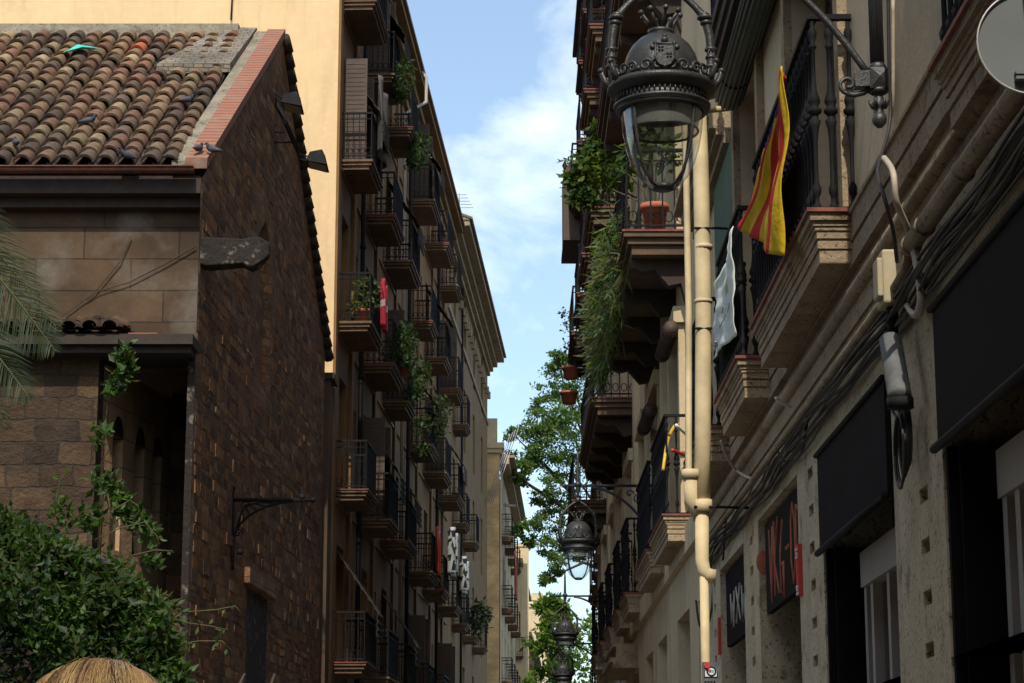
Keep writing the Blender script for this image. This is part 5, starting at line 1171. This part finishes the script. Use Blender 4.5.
o = thing('trailing_plant', FR2(30, .8, 8.4), 'long mass of trailing succulents and grasses hanging off the deep balcony rail', 'plant')
b = MB()
for k in range(105):
    s = rd.choice((26.3,26.9,27.6,28.4,29.2,30.0,30.6,31.2,31.8,32.2))+rd.gauss(0,.22); base = FR2(s, .80+rd.uniform(-.05,.08), 8.45+rd.uniform(-.1,.5)); cols = rd.choice(([(.13,.17,.05),(.17,.19,.07)], [(.10,.15,.05),(.08,.12,.05)], [(.17,.13,.07),(.13,.12,.06)], [(.10,.16,.13),(.13,.18,.15)] if s > 30.8 else [(.15,.2,.04)]))
    if rd.random() < .35: cloud(b, rd, base+Vector((0,0,-.1)), .2, 45, .11, OL+BR, bias=(-.3,-.3,0))
    for _ in range(22):
        l = rd.uniform(.1,.34); d = Vector((rd.gauss(-.35,.5), rd.gauss(0,.5), rd.gauss(-.5,.5))).normalized(); qd = rd.uniform(.7,1.3); p = base+Vector((rd.gauss(0,.06), rd.gauss(0,.12), rd.uniform(-.85,.15)))
        leaf(b, p, l, .012+.01*rd.random(), d, rdir(rd), tuple(a_*qd for a_ in rd.choice(cols)))
b.build('foliage', M['leaf'], o); b = MB()
for s in (27.5, 30.5): b.box(s-.4, s+.4, .66, .82, 8.4, 8.6, FR2)
b.build('planter', M['terracotta'], o)
o = thing('rail_plant', FR2(35, .8, 12), 'bright leafy vine spilling over the third floor balcony left of the big lamp', 'plant')
b = MB()
for (x, y, r, cc) in ((578,165,.26,0),(590,150,.22,0),(585,185,.28,0),(600,160,.2,1),(612,150,.18,1),(618,168,.2,1),(605,140,.18,1),(592,172,.28,1),(580,195,.2,0),(622,185,.2,1),(612,178,.2,1),(598,130,.14,0),(572,178,.1,0),(590,200,.15,0)): cloud(b, rd, px(x, y, Y=34.5), r, 130, .15, [(.16,.20,.03),(.13,.18,.035)] if cc else [(.06,.11,.025),(.10,.14,.03)])
b.tube([px(600,150,Y=34.5), px(604,165,Y=34.5), px(618,188,Y=34.5), px(640,200,Y=34.5)], .014, 5, (.15,.12,.06)); b.build('foliage', M['leaf'], o)
plant('rail_plant', FR2(31, .8, 15.1), 'green plant at the very top behind the big lamp crown', [((-.4,0,-.6),.3),((.1,0,-.5),.35),((.5,0,-.3),.3)], GR+OL, .15)
for i, (x, y, Yd) in enumerate(((560,330,50),(575,318,49),(567,345,50))): pass
plant('rail_plant', px(574,335,Y=48.5), 'wispy dry plant on the far outer balcony against the sky', [((0,0,0),.3),((-.1,0,-.3),.2),((-.15,0,.2),.18),((-.2,0,.5),.12)], [(.10,.09,.05),(.08,.10,.03)], .1, n=45)
for i, (x, y) in enumerate(((571,375),(569,400))):
    plant('hanging_planter', px(x, y+4, Y=49), ('upper' if i == 0 else 'lower')+' terracotta rail planter on the far edge of the balconies beside the tree', [((0,0,.3),.16)], GR, .12, (.2,.28), 'far rail planters', 50)
# left facade plants
for (s, z, n, lab, cc, rr) in ((45.0, LZ[2], .5, 'tall potted shrub behind the railing of the nearest middle left balcony', OL, .34), (49.6, LZ[2], .8, 'dense dark plants overflowing the second middle left balcony', GR, .42), (50.6, LZ[2], .8, 'bushy pot plants at the far end of the second middle left balcony', GR, .4),
        (54.0, LZ[2], .85, 'hanging green creeper trailing from the third middle left balcony', GR, .42), (60.6, LZ[2]+.3, .8, 'leafy plants crowding the fourth middle left balcony', GR, .5), (49.5, LZ[3]+2.9, .8, 'small dark plants on the highest second left balcony', GR, .3), (54.2, LZ[3]+2.6, .75, 'dark shrub on the highest third left balcony', GR, .35)):
    p = FL(s, n, z+.02); plant('balcony_plant', p, lab, [((0,0,.45),rr),((.05,.2,.85),rr*.8),((-.1,.5,.3),rr*.8)]+([((.05,.3,-.5),rr*.7),((.1,.4,-1.1),rr*.5)] if 'trailing' in lab else []), cc, .13, (.17,.3) if 'potted' in lab or 'bushy' in lab else None, 'plants on the left balconies', 170)
plant('balcony_plant', FL(83, .5, LZ[1]+.02), 'dark bushy plants on the low balcony of the brown town house', [((0,0,.5),.5),((.05,.9,.6),.45),((.1,.3,1.1),.35),((.35,.4,.9),.25)], [(.03,.045,.02),(.04,.05,.025)], .2, None, 'plants on the left balconies', 150)

# ------------------------------------------------------------------ the blonde passer-by
def skin(name, joints, edges, mat, parent, sub=2):
    me = bpy.data.meshes.new(name); me.from_pydata([j[:3] for j in joints], edges, []); me.materials.append(mat)
    o = bpy.data.objects.new(name, me); S.collection.objects.link(o); o.parent = parent
    m_ = o.modifiers.new('skin', 'SKIN'); m_.use_smooth_shade = True
    sv = me.skin_vertices[0].data
    for i, j in enumerate(joints): sv[i].radius = (j[3], j[4] if len(j) > 4 else j[3])
    sv[0].use_root = True
    s_ = o.modifiers.new('sub', 'SUBSURF'); s_.levels = sub; s_.render_levels = sub; return o
M['skin'] = simple('skin', (.50,.30,.21), .6, var=.05, bmp=0); M['blouse'] = simple('blue_blouse', (.06,.09,.16), .9); M['jeans'] = simple('dark_jeans', (.03,.04,.07), .9)
hx = px(93, 660, Y=3.2); topz = px(93, 655, Y=3.2).z; PS = thing('person', (hx.x, 3.25, 0), 'person with blonde streaked hair seen from behind, only the top of the head in view', 'person')
K = topz/1.70
J = [(0,0,.95,.15,.11),(0,0,1.15,.12,.09),(0,0,1.36,.16,.10),(0,0,1.46,.06),(0,.01,1.54,.055),(0,.02,1.60,.075,.09)]
E_ = [(0,1),(1,2),(2,3),(3,4),(4,5)]
for sg in (-1,1):
    b0 = len(J); J += [(sg*.17,0,1.38,.055),(sg*.22,.01,1.12,.042),(sg*.23,.06,.88,.027),(sg*.23,.08,.81,.035,.018)]
    E_ += [(2,b0),(b0,b0+1),(b0+1,b0+2),(b0+2,b0+3)]
    for f in range(4):
        k = len(J); yy = .05+.022*f; ln = (.07,.085,.08,.062)[f]; J += [(sg*.232,yy,.765,.0095),(sg*.228,yy+.004,.765-ln*.55,.0085),(sg*.218,yy+.006,.765-ln,.007)]; E_ += [(b0+3,k),(k,k+1),(k+1,k+2)]
    k = len(J); J += [(sg*.215,.12,.79,.011),(sg*.205,.135,.75,.009)]; E_ += [(b0+3,k),(k,k+1)]
    l0 = len(J); J += [(sg*.09,0,.86,.095),(sg*.09,.01,.50,.06),(sg*.09,-.01,.30,.055),(sg*.09,-.01,.09,.036),(sg*.09,.06,.04,.038,.03),(sg*.09,.15,.03,.03,.02)]
    E_ += [(0,l0)]+[(l0+i,l0+i+1) for i in range(5)]
skin('body', [(*[c*K for c in j[:3]], *j[3:]) for j in J], E_, M['skin'], PS)
T_ = [(0,0,.98,.17,.13),(0,0,1.15,.145,.115),(0,0,1.36,.18,.125),(0,0,1.44,.09,.08)]; TE = [(0,1),(1,2),(2,3)]
for sg in (-1,1): b0 = len(T_); T_ += [(sg*.17,0,1.38,.072),(sg*.205,.0,1.24,.06)]; TE += [(2,b0),(b0,b0+1)]
skin('blouse', [(*[c*K for c in j[:3]], *j[3:]) for j in T_], TE, M['blouse'], PS)
T_ = [(0,0,.97,.165,.125)]; TE = []
for sg in (-1,1): b0 = len(T_); T_ += [(sg*.09,0,.84,.108),(sg*.09,.01,.5,.075),(sg*.09,-.01,.28,.068),(sg*.09,-.01,.12,.06)]; TE += [(0,b0),(b0,b0+1),(b0+1,b0+2),(b0+2,b0+3)]
skin('trousers', [(*[c*K for c in j[:3]], *j[3:]) for j in T_], TE, M['jeans'], PS)
b = MB(); hc = Vector((hx.x, 3.25, topz-.14)); RX, RYh, RZh = .122, .12, .135
b.ball(hc, 1, 24, (RX, RYh, RZh), (.26,.165,.075))
rd = random.Random(5)
part = Vector((-.01, .02, 0))
tilt = math.radians(-32)
locks = [(rd.uniform(0, 2*math.pi), rd.random(), rd.uniform(.7, 1.15), rd.uniform(-.12, .12)) for _ in range(170)]
for k in range(9500):
    a0, g_, br_, cv_ = rd.choice(locks); a_ = a0+rd.gauss(0, .06); ph0 = abs(rd.gauss(0, .25)); L_ = rd.uniform(1.1, 2.1)
    c = (.36,.22,.085) if g_ < .38 else (.56,.38,.17) if g_ < .62 else (.19,.11,.045) if g_ < .84 else (.07,.042,.022)
    c = tuple(q*.8*br_*rd.uniform(.85,1.15) for q in c)
    pts = []; w = rd.uniform(.0003,.0008); lift = rd.uniform(1.0,1.03) if rd.random() < .99 else rd.uniform(1.03,1.06)
    for i in range(11):
        ph = ph0+L_*i/10; a2 = a_+cv_*(i/10)**2+.02*math.sin(i*.9+k)
        if ph > 2.2: break
        x, y, z = math.sin(ph)*math.cos(a2), math.sin(ph)*math.sin(a2), math.cos(ph)
        y, z = y*math.cos(tilt)-z*math.sin(tilt), y*math.sin(tilt)+z*math.cos(tilt)
        if y > .55 and z < .35: break
        if z < -.1: x, y = x/max(.001, math.hypot(x, y)), y/max(.001, math.hypot(x, y))
        pts.append(hc+Vector((RX*lift*x, RYh*lift*y, RZh*lift*z)))
    if len(pts) > 2: b.tube(pts, [w]*(len(pts)-1)+[w*.3], 3, c)
hr = b.build('hair', vcol('blonde_hair', .38, .15, 40, bmp=0, spec=.5), PS)
# face
b = MB(); f0 = hc+Vector((0,.10,0))
b.ball(f0+Vector((0,.012,-.035)), .014, 8, (.8,1.2,1.5)); b.ball(f0+Vector((0,-.0,-.075)), .02, 8, (1.2,.5,.35)); b.build('nose_and_mouth', M['skin'], PS)
b = MB()
for sg in (-1,1): b.ball(f0+Vector((sg*.032,-.008,-.01)), .012, 8)
b.build('eye', M['white'], PS)

# ------------------------------------------------------------------ houses beside and behind the photographer
def backdrop_house(x0, x1, y0, y1, h, mat, lab):
    o = thing('street_house', ((x0+x1)/2, (y0+y1)/2, 0), lab, 'house'); b = MB(); b.box(x0, x1, y0, y1, 0, h); b.build('walls', mat, o)
    b = MB(); b.box(x0-.03, x1+.03, y0-.03, y1+.03, h, h+.4); b.build('cornice', M['stone'], o)
    b = MB(); xf = x1 if x1 < 0 else x0; sg = 1 if x1 < 0 else -1
    for z in (1.2, 4.6, 8.0):
        for k in range(int((y1-y0)/3.5)):
            y = y0+1.2+k*3.5; b.box(min(xf, xf+sg*.02), max(xf, xf+sg*.02), y, y+1.1, z, z+2.2)
    b.build('window', M['wood'], o)
backdrop_house(-14, -5.6, -14, 12, 12.5, M['tan2'], 'brown house on the left beside the photographer, outside the picture')
backdrop_house(2.0, 9, -14, 3.9, 13, M['cream'], 'cream house on the right beside the photographer, outside the picture')
backdrop_house(-9, 9, -26, -14.5, 13, M['cream'], 'tall house closing the street behind the photographer, outside the picture')
